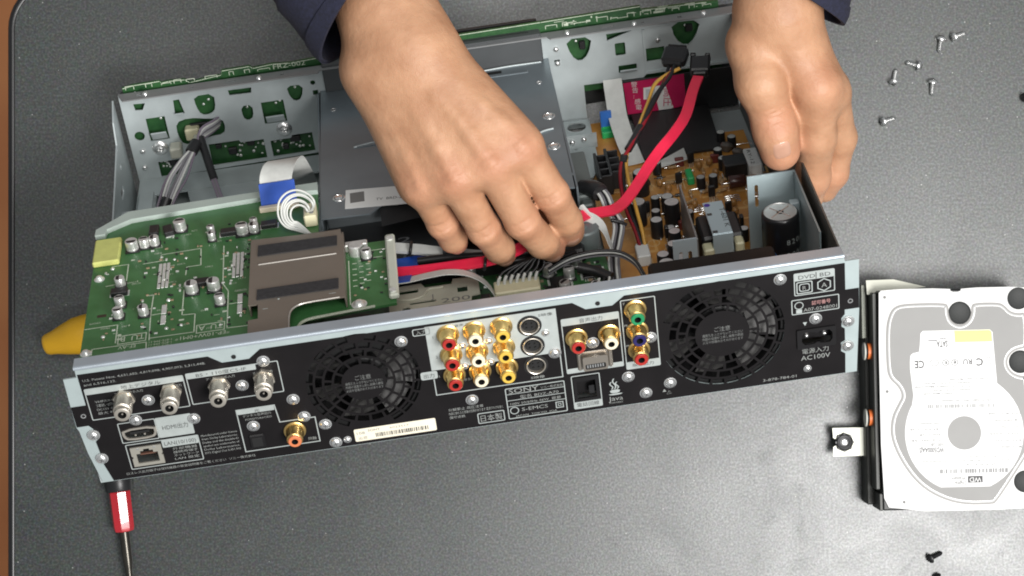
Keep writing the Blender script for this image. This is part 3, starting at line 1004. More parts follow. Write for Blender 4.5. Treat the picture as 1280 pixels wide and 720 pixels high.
# ---- optical drive
DR = empty("optical_drive", parent=REC)
mb = MB()
mb.box(137.5, 295.5, 162, 316, 18, 60.8, 0, 1)
mb.build("drive_body", mat("drive_side_steel", (.16, .18, .19), .4, .5, var=.1, vscale=30), DR)
cov = [(137.2, 318), (135.2, 149), (165.8, 147.2), (175.5, 157.6), (207, 153.6), (293, 143), (293.4, 204), (295.6, 318)]
mb = MB()
plate(mb, [cov, circ(145.6, 287.5, 1.7, 12), circ(147, 171, 2.4, 14), circ(285.6, 284, 1.7, 12), circ(286, 196, 2.4, 14)], XY(62), 1.0)
mb.box(134.8, 136, 150, 317, 40, 61.4, 0)
mb.box(294, 295.2, 145, 317, 40, 61.4, 0)
for x0, x1, y0, y1 in ((160, 196, 231, 237), (215, 262, 196, 200), (240, 280, 300, 303)):
    mb.box(x0, x1, y0, y1, 62.2, 63.1, 0, .4)
mb.build("drive_cover", STEEL_D, DR)
for pr_ in ([(158, 232, 62.6), (170, 234, 63), (186, 235, 62.9), (198, 234.6, 62.5)], [(276, 214, 62.6), (282, 217, 63), (288, 219, 62.6)], [(250, 312, 62.5), (268, 312.6, 62.9), (290, 312.8, 62.6)]):
    mb = MB()
    mb.tube(pr_, .7, 8)
    mb.build("pressed_ridge", STEEL, DR, 60)  # ridge in paler steel than the lid, its highlight put into the colour
mb = MB()
mb.box(222, 262, 305, 308.6, 62.45, 62.6, 0)
mb.build("cover_slot", HOLE, DR)
mb = MB()
mb.lathe((0, 0, 0), (0, 0, 1), [(0, 4.2), (.5, 4.0), (.7, 3.4), (-.6, 2.9), (-.6, 2.6), (.7, 2.4), (1.0, 1.2), (1.0, .01)], 18, 0, False)
dsw = Proto(mb.build("cover_screw", SCREWM, DR, 50))
for x, y in ((147, 171), (286, 196), (287, 236)):
    dsw.at((x, y, 62.4), DR)
mb = MB()
mb.lathe((0, 0, 0), (0, 0, 1), [(0, 2.0), (.5, 1.9), (.5, 1.2), (.1, 1.1)], 14, 0, False)
dsp = Proto(mb.build("cover_pin", SCREWM, DR, 50))
for x, y in ((145.6, 287.5), (285.6, 284)):
    dsp.at((x, y, 62.4), DR)
mb = MB()
lab = frame((150.5, 154.6, 62.62), (1, 0.0, 0), (0, 1, 0))
plate(mb, [[(0, 2), (70, -6), (72, 16), (1, 24.5)]], lab, .1)
mb.box(154, 163, 162.5, 174.5, 62.66, 62.72, 2)
text(mb, "TV  BRD-200  1-478-A", 4.0, frame((170, 161.5, 62.74), (1, -.1, 0), (.1, 1, 0)), 1, "LEFT", 34)
o = mb.build("drive_label", [mat("off_white_label", (.76, .77, .75), .5), INK, INKG], DR, 0)
mb = MB()
mb.box(136, 292, 96, 163, 20, 47, 0, 1.5)
mb.box(206, 292, 118, 150, 47, 54, 0, 1.5)
mb.add([(172, 160, 61), (207, 156, 61), (207, 150, 54), (172, 144, 54)], [(0, 1, 2, 3)])
text(mb, "7202", 9.0, frame((152, 131, 47.3), (1, .04, 0), (-.04, 1, 0)), 1, "LEFT", 37)
text(mb, "2A01", 9.0, frame((160, 112, 47.3), (1, .04, 0), (-.04, 1, 0)), 1, "LEFT", 38)
mb.build("drive_rear_tray", [BLACK, mat("embossed_grey", (.16, .165, .17), .5)], DR)
mb = MB()
mb.box(141, 292, 314, 330, 62, 83.2, 0, .8)
mb.box(206, 284, 318.6, 319.8, 83.2, 83.5, 1)
mb.box(212, 291, 330.1, 333, 78, 86.4, 1, .5)
mb.build("drive_front_bezel", [mat("bezel_grey", (.07, .075, .078), .45, .2, var=.1, vscale=40), BLACK], DR)

# ---- tuner board
mb = MB()
plate(mb, [[(-2.6, 9), (-2.4, 158.6), (15, 170.6), (134.6, 173.6), (134.6, 105.5), (179.6, 105), (178.4, 37), (168, 36.4), (126, 33.6), (121, 29), (119, 9)]], XY(67.2), 1.6)
TB = mb.build("tuner_board", PCB, REC)
mb = MB()
plate(mb, [[(-3.6, 154), (-3.4, 160.6), (15.4, 177), (104, 178.6), (105, 171.4), (18, 167.6), (3.4, 159.4), (2.6, 154)]], XY(69.6), 3.2)
plate(mb, [[(118, 172), (118, 179.4), (134.8, 179.6), (134.8, 170)]], XY(69.6), 3.2)
mb.build("pale_edge_bar", PALE, TB)
mb = MB()
mb.box(-2.6, 13.6, 121, 147.6, 68, 71.8, 0, .8)
mb.build("yellow_pad", YPAD, TB)

mb = MB()
lines = [((-2, 56.2), (17.1, 56.2), (17.1, 38)), ((36.5, 36.1), (35.9, 60.6), (36.4, 82), (32.6, 82.2)), ((36.6, 61.2), (42, 61.4)), ((28, 118), (38.6, 118.4), (38.6, 125.4), (62.8, 126.2), (63.4, 107.5), (55, 107.6), (54.6, 99)),
         ((54.4, 82.8), (54.4, 56.7), (62, 56), (62.1, 37.6), (36.9, 37.8)), ((81.1, 36.7), (80.8, 74.9), (77.4, 83.2), (76.8, 125.2)), ((81, 36.7), (94, 36.2)), ((80.7, 61), (87, 61)), ((77, 100), (82, 100)),
         ((4, 29), (4, 35), (35, 34.4), (36, 10)), ((23, 28.6), (23, 12)), ((9, 120), (19, 120), (19, 100), (7, 99)), ((152, 96), (178, 96)), ((152, 88), (152, 42)), ((160, 88), (172, 88))]
for pl_ in lines:
    for a, b in zip(pl_, pl_[1:]):
        d = Vector((b[0] - a[0], b[1] - a[1], 0))
        nn = Vector((-d.y, d.x, 0)).normalized() * .33
        e_ = d.normalized() * .26
        mb.add([Vector((*a, 68.06)) - nn - e_, Vector((*b, 68.06)) - nn + e_, Vector((*b, 68.06)) + nn + e_, Vector((*a, 68.06)) + nn - e_], [(0, 1, 2, 3)])
for polys in ([rect(63.2, 79.8, 35.6, 44), rect(63.8, 79.2, 36.2, 43.4)], [rect(18.2, 34.8, 36, 44.4), rect(18.8, 34.2, 36.6, 43.8)]):
    plate(mb, polys, XY(68.06), .06)
UP = lambda x, y, z=68.12: frame((x, y, z), (-1, 0, 0), (0, -1, 0))
text(mb, "TU_A", 7.2, UP(78.6, 42.6), 0, "LEFT", 14)
text(mb, "TU_B", 7.2, UP(33.6, 43.2), 0, "LEFT", 14)
text(mb, "*EP-10W+0M1*", 5.0, UP(82.6, 34.6), 0, "LEFT", 31)
text(mb, "EF-AV", 4.4, UP(29, 33.8), 0, "LEFT", 10)
for k in range(3):
    text(mb, "1-875-394-11", 2.6, UP(49.6, 34.4 - k * 2.6), 0, "LEFT", 13)
rs = random.Random(3)
for _ in range(74):
    x, y = rs.uniform(4, 92), rs.uniform(40, 150)
    text(mb, rs.choice(("C", "R", "L", "IC", "CN", "FB")) + str(rs.randint(10, 899)), 2.2, UP(x, y), 0) if rs.random() < .5 else mb.box(x, x + rs.choice((.4, 2.2, 3)), y, y + rs.choice((.4, 1.5)), 68.03, 68.08)
for k in range(14):
    mb.box(154 + (k % 3) * 4, 156.6 + (k % 3) * 4, 60 + k * 2, 60.7 + k * 2, 68.03, 68.08)
mb.build("silkscreen_print", SILK, TB, 0)["kind"] = "stuff"


# small part kinds
def smd_can(r, h):
    mb = MB()
    mb.box(-r * 1.08, r * 1.08, -r * 1.08, r * 1.08, 0, .9, 1, .25)
    mb.lathe((0, 0, .9), (0, 0, 1), [(0, r * .93), (h * .12, r * .93), (h * .16, r * .84), (h * .22, r * .93), (h * .93, r * .93), (h, r * .84), (h, .01)], 20, 0, False)
    mb.add([(-r * .8, 0, h + .92), (r * .8, 0, h + .92), (r * .5, r * .6, h + .92), (-r * .5, r * .6, h + .92)], [(0, 1, 2, 3)], 1)
    return Proto(mb.build("capacitor", [CAN, BLACK], TB, 40))


big, mid, sml = smd_can(4.1, 6.0), smd_can(3.3, 5.4), smd_can(2.6, 5.0)
for x, y, p in ((20.7, 136, big), (28, 137, mid), (34.2, 137.6, mid), (49.4, 151, big), (69.6, 133.6, sml), (88.2, 136, big), (95.4, 136, mid), (16.2, 97, mid), (17.6, 75.6, mid), (17.4, 63.6, mid),
                (32.2, 62.4, mid), (59.6, 79, big), (72.6, 78.6, big), (76.8, 62.4, mid), (68.8, 141, sml), (95.2, 142.4, sml), (163, 88.6, mid)):
    p.at((x, y, 68), TB, (0, 0, random.choice((0, 1.57, 3.14))))
mb = MB()
mb.box(-3, 3, -5, 5, 0, 3.2, 0, .5)
mb.box(-2.6, 2.6, -5.8, 5.8, 0, .5, 1)
blk = Proto(mb.build("black_inductor", [BLACK, TIN], TB))
for x, y, a in ((33, 152, 0), (42, 150, 0.2), (79.6, 138, 1.57), (16, 88.4, 1.57), (64.4, 86, 1.57), (104.5, 140, 1.57)):
    blk.at((x, y, 68), TB, (0, 0, a))
mb = MB()   # solder filled slots in pairs
for k in range(3):
    mb.box(-3.4 + k * 2.4, -1.5 + k * 2.4, -13.4, 13.4, 0, .5, 0, .2)
slot = Proto(mb.build("solder_pad_strip", TIN, TB))
slot.at((41.4, 101.4, 68), TB)
slot.at((86, 101.4, 68), TB)
mb = MB()
mb.box(-1.5, 1.5, 0.6, 10, 0, .5, 0, .2)
mb.box(-1.5, 1.5, -10, -0.6, 0, .5, 0, .2)
slot2 = Proto(mb.build("solder_pad", TIN, TB))
slot2.at((43.6, 59.6, 68), TB)
slot2.at((88, 59.4, 68), TB)
for x, y in ((9.5, 117.5), (47, 118.1), (54, 117.8), (45.7, 74.5), (45.9, 45.3), (54.3, 46.6), (9.4, 46), (104, 60)):
    mb = MB()
    mb.ball((x, y, 68), rs.uniform(.9, 1.4), 6, 0, .7)
    mb.build("solder_blob", TIN, TB)
for x, y, r in ((0.9, 31.4, 3.4), (2.4, 107.8, 3.2), (157, 41, 4.6)):
    mb = MB()
    mb.lathe((x, y, 68), (0, 0, 1), [(0, r), (.25, r), (.3, r * .75), (.5, r * .7), (2.0, r * .55), (2.4, r * .3), (2.4, .01)], 20, 0, False)
    mb.build("board_screw", TIN, TB, 50)
rs = random.Random(11)
mb = MB()
for _ in range(130):
    x, y = rs.uniform(4, 93), rs.uniform(38, 150)
    a, b = rs.choice(((1.6, .8), (.8, 1.6), (2.0, 1.2), (1.2, 2.0)))
    if rs.random() < .55:
        x = rs.choice((31, 38, 46.5, 78, 83, 90)) + rs.uniform(-2, 2)
    mb.box(x, x + a, y, y + b, 68, 68.7, rs.choice((0, 1, 2)), .1)
for _ in range(22):
    x, y = rs.uniform(154, 174), rs.uniform(44, 98)
    mb.box(x, x + 1.6, y, y + .9, 68, 68.7, rs.choice((0, 1, 2)), .1)
o = mb.build("chip_components", [BLACK, mat("tan_ceramic", (.30, .22, .14), .5), TIN], TB)
o["kind"] = "stuff"
mb = MB()
mb.box(4.2, 9.6, 66.4, 69, 68, 68.2, 0, .1)
mb.build("flux_stain", mat("brown_flux", (.035, .02, .01), .3), TB)
mb = MB()   # cans near the shield's right edge
mb.lathe((157, 95, 68), (0, 0, 1), [(0, 4.5), (6, 4.5), (6.6, 3.8), (6.6, .01)], 20, 0, False)
mb.box(150.5, 164, 97, 102, 68, 73, 0, .6)
mb.build("metal_can", CAN, TB)
mb = MB()
mb.box(174.6, 180.4, 40, 105.6, 68.2, 72, 0, 1)
mb.cyl((177.4, 99.6, 72), (177.4, 99.6, 73), 2.2, n=16, mi=1)
mb.cyl((177, 44, 72), (177, 44, 73), 2.0, n=16, mi=1)
mb.build("pale_side_bar", [mat("off_white_plastic", (.52, .54, .46), .5, var=.05, vscale=60), TIN], TB)
mb = MB()   # solder rim of the board edge
mb.tube([(121, 11, 68), (121.4, 25, 68.3), (126, 32, 68.5), (140, 34, 68.5), (166, 36, 68.5)], .9, 6)
mb.build("board_edge_rim", mat("pale_board_rim", (.42, .46, .36), .5), TB)
# shield over the tuner
mb = MB()
cut = rounded([(117.6, 9), (117.6, 30), (121, 36.6), (128, 38.6), (147, 39.2), (151, 36), (152, 20), (153, 9)], 1)
sh = [(95, 9), (95, 43.6), (98.4, 44), (98.6, 29.6), (95, 29), (95, 9)]
plate(mb, [[(94.6, 9), (94.8, 28.6), (100.4, 29), (100.2, 43.6), (94.6, 43.8), (95.2, 113.6), (132, 111), (148.8, 110.6), (150.6, 100), (150.4, 38.6), (128, 38.4), (121.4, 36.2), (118, 29.6), (117.6, 9)]], XY(76), .9)
mb.box(94.7, 95.6, 44, 113, 68.4, 75.6)
mb.box(149.7, 150.5, 39, 109, 68.4, 75.6)
mb.box(95.2, 148.8, 112, 113, 69.4, 75.6)
SHD = mb.build("shield_cover", SHIELD, TB)
mb = MB()
mb.tube([(100, 85, 76.4), (146, 85, 76.4)], .55, 6, 0, 1)
mb.build("pressed_rib", mat("bright_shield_edge", (.50, .47, .43), .35, .6), TB)
mb = MB()
mb.tube([(118, 12, 76.3), (118.4, 29.6, 76.3), (122, 36, 76.3), (129, 38.2, 76.3), (147, 38.8, 76.3)], .55, 6)
mb.build("pressed_rib", mat("bright_shield_edge", (.50, .47, .43), .35, .6), TB)
for y0, y1, sk in ((93.8, 105.4, -1.2), (47.6, 58, 0)):
    mb = MB()
    plate(mb, [[(99.4, y0), (146.6, y0 - .2), (146.8, y1 + sk), (99.6, y1)]], XY(76.75), .5)
    mb.build("felt_strip", FELT, TB)
mb = MB()
mb.ball((112, 46, 76.4), .7, 6, 0, .5)
mb.box(103, 106, 37.6, 38.1, 76.45, 76.5)
mb.box(141, 145, 43.6, 44, 76.45, 76.5)
mb.build("shield_marks", PRINT, TB)

# ---- main board under the tuner, with connector and shield plate
mb = MB()
plate(mb, [[(60, 28), (60, 118), (296, 122), (304, 96), (304, 16), (192, 16), (192, 28)]], XY(29), 1.6)
MBD = mb.build("main_board", PCBD, REC)
MBD.location = (0, 0, 0.0085)
mb = MB()
plate(mb, [[(172, 44), (172, 84), (192, 85), (194, 80), (210, 80), (211, 85), (226, 84), (226, 66), (221, 65), (220, 56), (212, 55), (211, 48), (190, 48), (189, 44)], rect(178, 190, 76, 80, 1), rect(200, 208, 52, 57, .6), circ(182, 60, 2.6, 12), rect(184, 200, 64, 66.6, 1), rect(213, 219, 70, 76, .5)], XY(38), 1)
mb.tube([(174, 72, 38.8), (184, 69, 38.8), (192, 71, 38.8), (196, 77, 38.8), (205, 77.6, 38.8)], .9, 6)
text(mb, "200", 6.5, frame((203, 61, 38.65), (1, 0, 0), (0, 1, 0)), 1, "LEFT", 17)
text(mb, "J", 6.5, frame((197, 67, 38.65), (1, 0, 0), (0, 1, 0)), 1)
mb.build("main_board_shield", [mat("cream_grey_shield", (.48, .47, .38), .5, .1, var=.12, vscale=60), INKG], MBD)
mb = MB()
mb.box(234.6, 261.6, 62, 75, 29.8, 39, 0, .8)
mb.box(238, 250, 61.4, 63, 31, 36, 1)
mb.box(253, 259, 61.4, 63, 31, 36, 1)
mb.box(235, 261, 75, 78, 30, 36, 0, .4)
mb.build("wire_connector", [CREAM, BLACK], MBD)
for x0, y0, a, b, h_ in ((214, 46, 9, 7, 9), (226, 50, 6, 10, 12), (196, 40, 12, 6, 8), (264, 60, 8, 6, 7), (180, 38, 8, 5, 10)):
    mb = MB()
    mb.box(x0, x0 + a, y0, y0 + b, 29.8, 29.8 + h_, 0, .8)
    mb.build("black_inductor", BLACK, MBD)
rs = random.Random(5)
mcan = smd_can(3.6, 7)
mcan.o.parent = MBD
for x, y in ((228, 44), (276, 66), (283, 52), (294, 60), (268, 86), (286, 92), (222, 96), (240, 100), (270, 44), (200, 32), (188, 30), (280, 80)):
    mcan.at((x, y, 29.8), MBD, (0, 0, rs.random()))
mb = MB()
mb.box(-6, 6, -6, 6, .3, 1.8, 0, .25)
for k in range(8):
    for sx in (-1, 1):
        mb.box(sx * 6.6 - .8, sx * 6.6 + .8, -5.2 + k * 1.4, -4.7 + k * 1.4, 0, .6, 1)
        mb.box(-5.2 + k * 1.4, -4.7 + k * 1.4, sx * 6.6 - .8, sx * 6.6 + .8, 0, .6, 1)
ic = Proto(mb.build("chip", [BLACK, TIN], MBD))
for x, y, a in ((274, 76, 0), (294, 82, 0), (250, 88, .0), (292, 44, 0), (264, 108, 0)):
    ic.at((x, y, 29.8), MBD, (0, 0, a))
mb = MB()
for _ in range(150):
    x, y = rs.uniform(226, 302), rs.uniform(34, 118)
    mb.box(x, x + rs.choice((1, 2)), y, y + rs.choice((1, 2)), 29.8, 30.6, rs.choice((0, 1, 2)), .1)
mb.build("chip_components", [BLACK, TIN, MATS["tan_ceramic"]], MBD)["kind"] = "stuff"
for x0, x1, z1 in ((196, 242, 70), (244, 264, 64), (268, 301, 56), (303, 318, 62), (12, 60, 40), (82, 120, 34)):
    mb = MB()
    mb.box(x0, x1, 1.4, 14, 30.2, z1, 0, .8)
    mb.build("jack_block", BLACK, MBD)

# ---- power supply board
mb = MB()
plate(mb, [[(308, 30), (308, 204), (311, 216), (309.6, 262), (318.6, 266), (318.2, 314), (344, 314), (346, 262), (404, 262), (405, 276), (421, 276), (421, 30)], circ(332, 250, 1.6, 10), circ(330, 262, 1.6, 10), circ(412, 268, 1.6, 10)], XY(7.2), 1.6)
PS = mb.build("power_board", PCBB, REC)
mb = MB()
rs = random.Random(9)
for _ in range(46):
    x, y = rs.uniform(312, 415), rs.uniform(120, 268)
    if rs.random() < .5:
        mb.box(x, x + .9, y, y + rs.uniform(8, 18), 8.02, 8.08)
    else:
        mb.box(x, x + rs.uniform(4, 14), y, y + .9, 8.02, 8.08)
    if rs.random() < .35:
        plate(mb, [circ(x, y, 4, 16), circ(x, y, 3.4, 16)], XY(8.06), .05)
for _ in range(16):
    text(mb, rs.choice(("C", "R", "D", "Q")) + str(rs.randint(100, 999)), 3.4, frame((rs.uniform(312, 410), rs.uniform(120, 262), 8.1), (1, 0, 0), (0, 1, 0)))
for _ in range(38):
    x, y = rs.uniform(312, 405), rs.uniform(118, 250)
    w1, w2, l1 = rs.uniform(1.2, 3.4), rs.uniform(1.2, 3), rs.uniform(8, 24)
    plate(mb, [[(x, y), (x + l1, y), (x + l1, y + w2 + 7), (x + l1 - w1, y + w2 + 7), (x + l1 - w1, y + w2), (x, y + w2)]], XY(8.03), .03, 1)
mb.build("board_print", [SILKY, mat("bare_tan_track", (.66, .38, .13), .3)], PS, 0)["kind"] = "stuff"
mb = MB()
for _ in range(30):
    x, y = rs.uniform(314, 414), rs.uniform(110, 262)
    L_ = rs.uniform(6, 11)
    d = rs.choice(((1, 0), (0, 1)))
    mb.tube([(x, y, 8), (x, y, 9), (x + d[0] * L_, y + d[1] * L_, 9), (x + d[0] * L_, y + d[1] * L_, 8)], .35, 5, 0, 2)
for k in range(4):
    for bx, by in ((374, 174), (366, 178), (392, 184)):
        mb.tube([(bx, by + k * 2.4, 8), (bx + 1, by + k * 2.4, 9.4), (bx + 9, by + k * 2.4 + .6, 9.4), (bx + 10, by + k * 2.4 + .6, 8)], .4, 5, 0, 2)
mb.build("wire_jumpers", SCREWM, PS)["kind"] = "stuff"


def can_cap(r, h, m=BLACK):
    mb = MB()
    mb.lathe((0, 0, 0), (0, 0, 1), [(0, r), (h * .95, r), (h, r * .92), (h, r * .86, 1), (h + .02, .01, 1)], 20, 0, False)
    return Proto(mb.build("capacitor", [m, CAN], PS, 40))


ca, cb, cc = can_cap(4, 13), can_cap(5.2, 17), can_cap(3, 9)
for x, y, p in ((341, 212, cb), (349, 128, ca), (341, 118, ca), (352, 112, ca), (341, 102, cb), (352, 142, ca), (334, 176, cb), (397, 240, cc), (403, 262, cc), (409, 254, cc), (398, 228, cc),
                (349, 95, ca), (337, 88, ca), (347, 191, cc), (354, 184, ca), (345, 175, cc), (355, 170, cb), (343, 158, ca), (351, 153, cc)):
    p.at((x, y, 8), PS)
mb = MB()
mb.lathe((0, 0, 0), (1, 0, 0), [(-3.4, .35), (-3, .9), (-2.6, 1.25), (-1.8, 1.25), (-1.4, 1.0), (1.4, 1.0), (1.8, 1.25), (2.6, 1.25), (3, .9), (3.4, .35)], 10)
mb.tube([(-5, 0, -1.6), (-5, 0, 0), (-3, 0, 0)], .3, 5, 1, 2)
mb.tube([(5, 0, -1.6), (5, 0, 0), (3, 0, 0)], .3, 5, 1, 2)
res = Proto(mb.build("resistor", [mat("resistor_tan", (.42, .27, .13), .45), SCREWM], PS))
for k in range(16):
    res.at((rs.uniform(348, 396), rs.uniform(150, 244), 9.6), PS, (0, 0, rs.choice((0, 1.57))))
mb = MB()   # finned heat sink beside the drive
mb.box(0, 2, 0, 34, 0, 15, 0, .3)
for k in range(4):
    mb.box(2, 9, 2 + k * 9, 3.4 + k * 9, 0, 15, 0, .2)
hs = Proto(mb.build("heat_sink", mat("dark_anodised", (.035, .035, .037), .4, .6), PS))
hs.at((321.5, 218, 8), PS)
hs.at((314, 214, 8), PS)
mb = MB()
mb.box(311, 329, 216, 252, 7.9, 9.5, 0, .3)
mb.build("insulator_sheet", mat("tan_sheet", (.42, .23, .08), .5), PS)
mb = MB()
mb.box(325, 333.5, 290, 297, 8, 13, 1, .5)
mb.box(325.4, 333.2, 296, 298, 12, 26, 0, .2)
mb.box(325.6, 333, 295.6, 296.2, 9, 14.4, 1, .1)
mb.build("blue_flat_plug", [mat("bright_blue_tab", (.03, .16, .55), .45), GREENP], PS)
mb = MB()
mb.box(372, 376.6, 213, 226, 8, 14, 0, .8)
mb.build("green_socket", GREENP, PS)
# transformer
TR = MB()
TR.box(364, 389.6, 104, 131, 8, 37, 0, 1.5)
TR.box(363.5, 370, 95, 104, 8, 34, 2, 1)
TR.box(383, 388.4, 95, 104, 8, 36, 2, 1)
TR.build("transformer_core", [BLACK, BLACK, TAPEY], PS)
mb = MB()
mb.box(369.6, 382, 97.8, 134.6, 42, 43, 0, .3)
mb.box(369.6, 382, 96.8, 97.8, 8, 43, 0, .2)
mb.box(370, 381.6, 96.3, 96.8, 9, 26, 1, .1)
text(mb, "T-601 K", 4.6, frame((378.6, 126, 43.1), (0, -1, 0), (1, 0, 0)), 2, "LEFT", 22)
mb.lathe((372, 131, 43.02), (0, 0, 1), [(0, 1.9), (.06, 1.9)], 14, 3)
mb.box(370.2, 373.2, 119, 121.6, 43, 43.1, 2)
mb.box(370.2, 373.2, 99, 101.6, 43, 43.1, 2)
mb.build("transformer_strap", [mat("strap_steel", (.42, .52, .56), .35, .4), TAPEY, INK, mat("violet_mark", (.05, .02, .25), .5)], PS)
mb = MB()   # upright fin plates
mb.box(359, 360.2, 94, 158, 8, 44, 0, .2)
mb.build("aluminium_fin", mat("dull_aluminium", (.26, .26, .25), .45, .5, var=.1, vscale=60), PS)
mb = MB()
plate(mb, [rect(344.6, 359.4, 16, 44.6, .4), rect(348, 350.4, 28, 36, 1), rect(353.6, 356, 28, 36, 1)], XZ(94.5), 1.2)
mb.build("slotted_fin", mat("pale_blue_aluminium", (.46, .54, .58), .4, .3), PS)
# bracket round the big capacitor
mb = MB()
plate(mb, [rect(394.2, 423.4, 8, 72.4, .3), rect(398.4, 400.6, 50, 66, 1.1)], XZ(110), 1.0)
plate(mb, [[(40, 20), (40, 72), (109.4, 72), (109.4, 8), (60, 8)]], YZ(423), 1.0)
mb.build("capacitor_bracket", mat("pale_bracket_steel", (.36, .44, .46), .42, .3, var=.05, vscale=40), PS)
mb = MB()
mb.lathe((408.6, 84, 8), (0, 0, 1), [(0, 11.2), (50, 11.2), (52.2, 11.0), (53.0, 10.2), (53.2, 9.8, 1), (52.8, 9.4, 1), (52.8, .01, 1)], 40, 0, False)
for a in (40, 130):
    d = Vector((math.cos(RAD(a)), math.sin(RAD(a)), 0))
    mb.tube([Vector((408.6, 84, 60.85)) - d * 8, Vector((408.6, 84, 60.85)) + d * 8], .45, 5, 2, 1)
mb.lathe((408.6, 84, 60.8), (0, 0, 1), [(0, 2.2), (.12, 2.2)], 12, 3)
for k, s_ in enumerate(("820μF", "200V", "105℃")):
    for j, ch in enumerate(s_):
        a = RAD(-84 + j * 17)
        p = Vector((408.6 + 11.3 * math.cos(a), 84 + 11.3 * math.sin(a), 44 - k * 9))
        text(mb, ch, 5.0, frame(p, (-math.sin(a), math.cos(a), 0), (0, 0, 1)), 4)
mb.build("large_capacitor", [mat("black_sleeve", (.008, .008, .009), .28), mat("cap_top", (.62, .62, .60), .32, .7), SCREWM, HOLE, PRINT], PS, 40)
mb = MB()
mb.box(416, 421.5, 90, 95, 50, 61.6, 0, .4)
mb.build("tape_tab", mat("clear_grey_tape", (.32, .38, .40), .3), PS)
mb = MB()
mb.lathe((398, 64, 30), (0, 0, 1), [(0, 4), (8, 5), (12, 5), (15, 3.6), (15.6, .01)], 16, 0, False)
mb.build("blue_varistor", mat("blue_epoxy", (.02, .09, .26), .35), PS)
# relay / filter parts near the right hand
mb = MB()
mb.box(397, 412, 212, 226, 8, 20, 0, .8)
mb.box(412, 421, 206, 229, 8, 21, 1, .8)
text(mb, "RY-12", 3.4, frame((414, 226, 21.1), (0, -1, 0), (1, 0, 0)), 2, "LEFT", 18)
mb.build("relay", [BLACK, WHITEP, INK], PS)
mb = MB()
mb.lathe((397, 199, 15), (1, 0, 0), [(0, 4), (.6, 4.4), (10, 4.4), (10.6, 4)], 16, 0)
mb.lathe((408.4, 199, 15), (1, 0, 0), [(0, 3), (7, 3)], 16, 1)
mb.build("choke_coil", [mat("brown_lacquer", (.06, .02, .015), .25), mat("copper_winding", (.5, .3, .2), .3, .7)], PS)
for x, y in ((404, 250), (410, 240), (408, 228)):
    mb = MB()
    mb.lathe((x, y, 8), (0.3, .4, 1), [(0, 2.5), (4, 4.5), (6, 3.5), (7, .01)], 14, 0, False)
    mb.build("disc_capacitor", mat("grey_epoxy", (.12, .105, .09), .4), PS)
mb = MB()   # transistors in a row
mb.box(-2.2, 2.2, -1.2, 1.2, 4, 12, 0, .4)
for k in (-1.4, 0, 1.4):
    mb.box(k - .25, k + .25, -.2, .2, 0, 4, 1)
tq = Proto(mb.build("transistor", [BLACK, TIN], PS))
for x, y in ((366, 212), (378, 236), (384, 190), (391, 168), (354, 186), (396, 150), (340, 182), (386, 158), (348, 150)):
    tq.at((x, y, 8), PS, (0, 0, rs.choice((0, 1.57, .4))))
mb = MB()
mb.box(326, 334.4, 126, 140, 8, 16, 0, .6)
mb.box(327, 333.4, 139, 143, 9, 15, 0, .3)
mb.build("white_plug", WHITEP, PS)
spots = []
taken = [(341, 212), (334, 176), (374, 219), (366, 212), (378, 236), (384, 190)]
while len(spots) < 46:
    x, y = rs.uniform(347, 398), rs.uniform(138, 246)
    if all((x - a) ** 2 + (y - b) ** 2 > 42 for a, b in taken):
        spots.append((x, y))
        taken.append((x, y))
mb = MB()
mb.lathe((0, 0, 0), (0, 0, 1), [(0, .35), (2, .35), (2.2, 1.4), (3, 2.2), (5, 2.4), (6.6, 1.8), (7.2, .6)], 12)
blob = Proto(mb.build("ceramic_capacitor", mat("ochre_ceramic", (.34, .17, .05), .35), PS, 50))
mb = MB()
mb.box(-3, 3, -1.6, 1.6, 0, 6.5, 0, .5)
film = Proto(mb.build("film_capacitor", mat("maroon_film", (.16, .03, .025), .3), PS))
mb = MB()
mb.lathe((-4, 0, 1.4), (1, 0, 0), [(0, .3), (2, .3), (2.1, 1.2), (5.8, 1.2), (5.9, .3), (8, .3)], 10)
diod = Proto(mb.build("diode", mat("black_glass", (.012, .012, .013), .2), PS, 50))
for i, (x, y) in enumerate(spots):
    (blob, film, diod, res, cc, diod, blob, res)[i % 8].at((x, y, 9.6 if i % 8 in (3, 7) else 8), PS, (0, 0, rs.choice((0, 1.57, .5))))
for x, y, r in ((337, 226, 2), (352, 206, 2.6), (380, 205, 2), (371, 152, 2.4), (393, 146, 2)):
    mb = MB()
    mb.ball((x, y, 8), r, 8, 0, .35)
    mb.build("solder_blob", TIN, PS)
# black cover lying on the board, crimson label on the upright box behind it
mb = MB()
plate(mb, [[(348.4, 252.6), (401, 252.2), (401.6, 256), (403, 313), (348.8, 314.4)]], XY(9.6), 1.6)
mb.build("rubber_cover_sheet", mat("black_rubber", (.018, .018, .019), .5, var=.3, vscale=25, bump=.05), PS)
mb = MB()
mb.box(344, 425, 315.6, 317.2, 6, 36.6, 0, .3)
mb.build("front_inner_box", BLACK, PS)
mb = MB()
plate(mb, [[(345, 35.4), (346.6, 10.4), (377, 10.2), (388, 11), (388, 36.2)]], XZ(315.4), .2)
plate(mb, [[(366.4, 26), (368.6, 10.4), (377.4, 10.2), (379, 11), (374.4, 29.8), (359, 29.8), (358.4, 20.6), (361, 20.4), (361.6, 28)]], XZ(315.2), .1, 1)
plate(mb, [[(360, 21), (366.6, 20.6), (367, 28), (360.4, 28.4)]], XZ(315.15), .1, 2)
for k, ch in enumerate("警告:感電"):
    text(mb, ch, 4.6, frame((350.4 + .5 * k, 315.1, 32 - k * 4.6), (1, 0, -.1), (.1, 0, 1)), 1)
text(mb, "高圧", 7.6, frame((373.6, 315.05, 27), (-.1, 0, -1), (1, 0, -.1)), 0, "LEFT", 14)
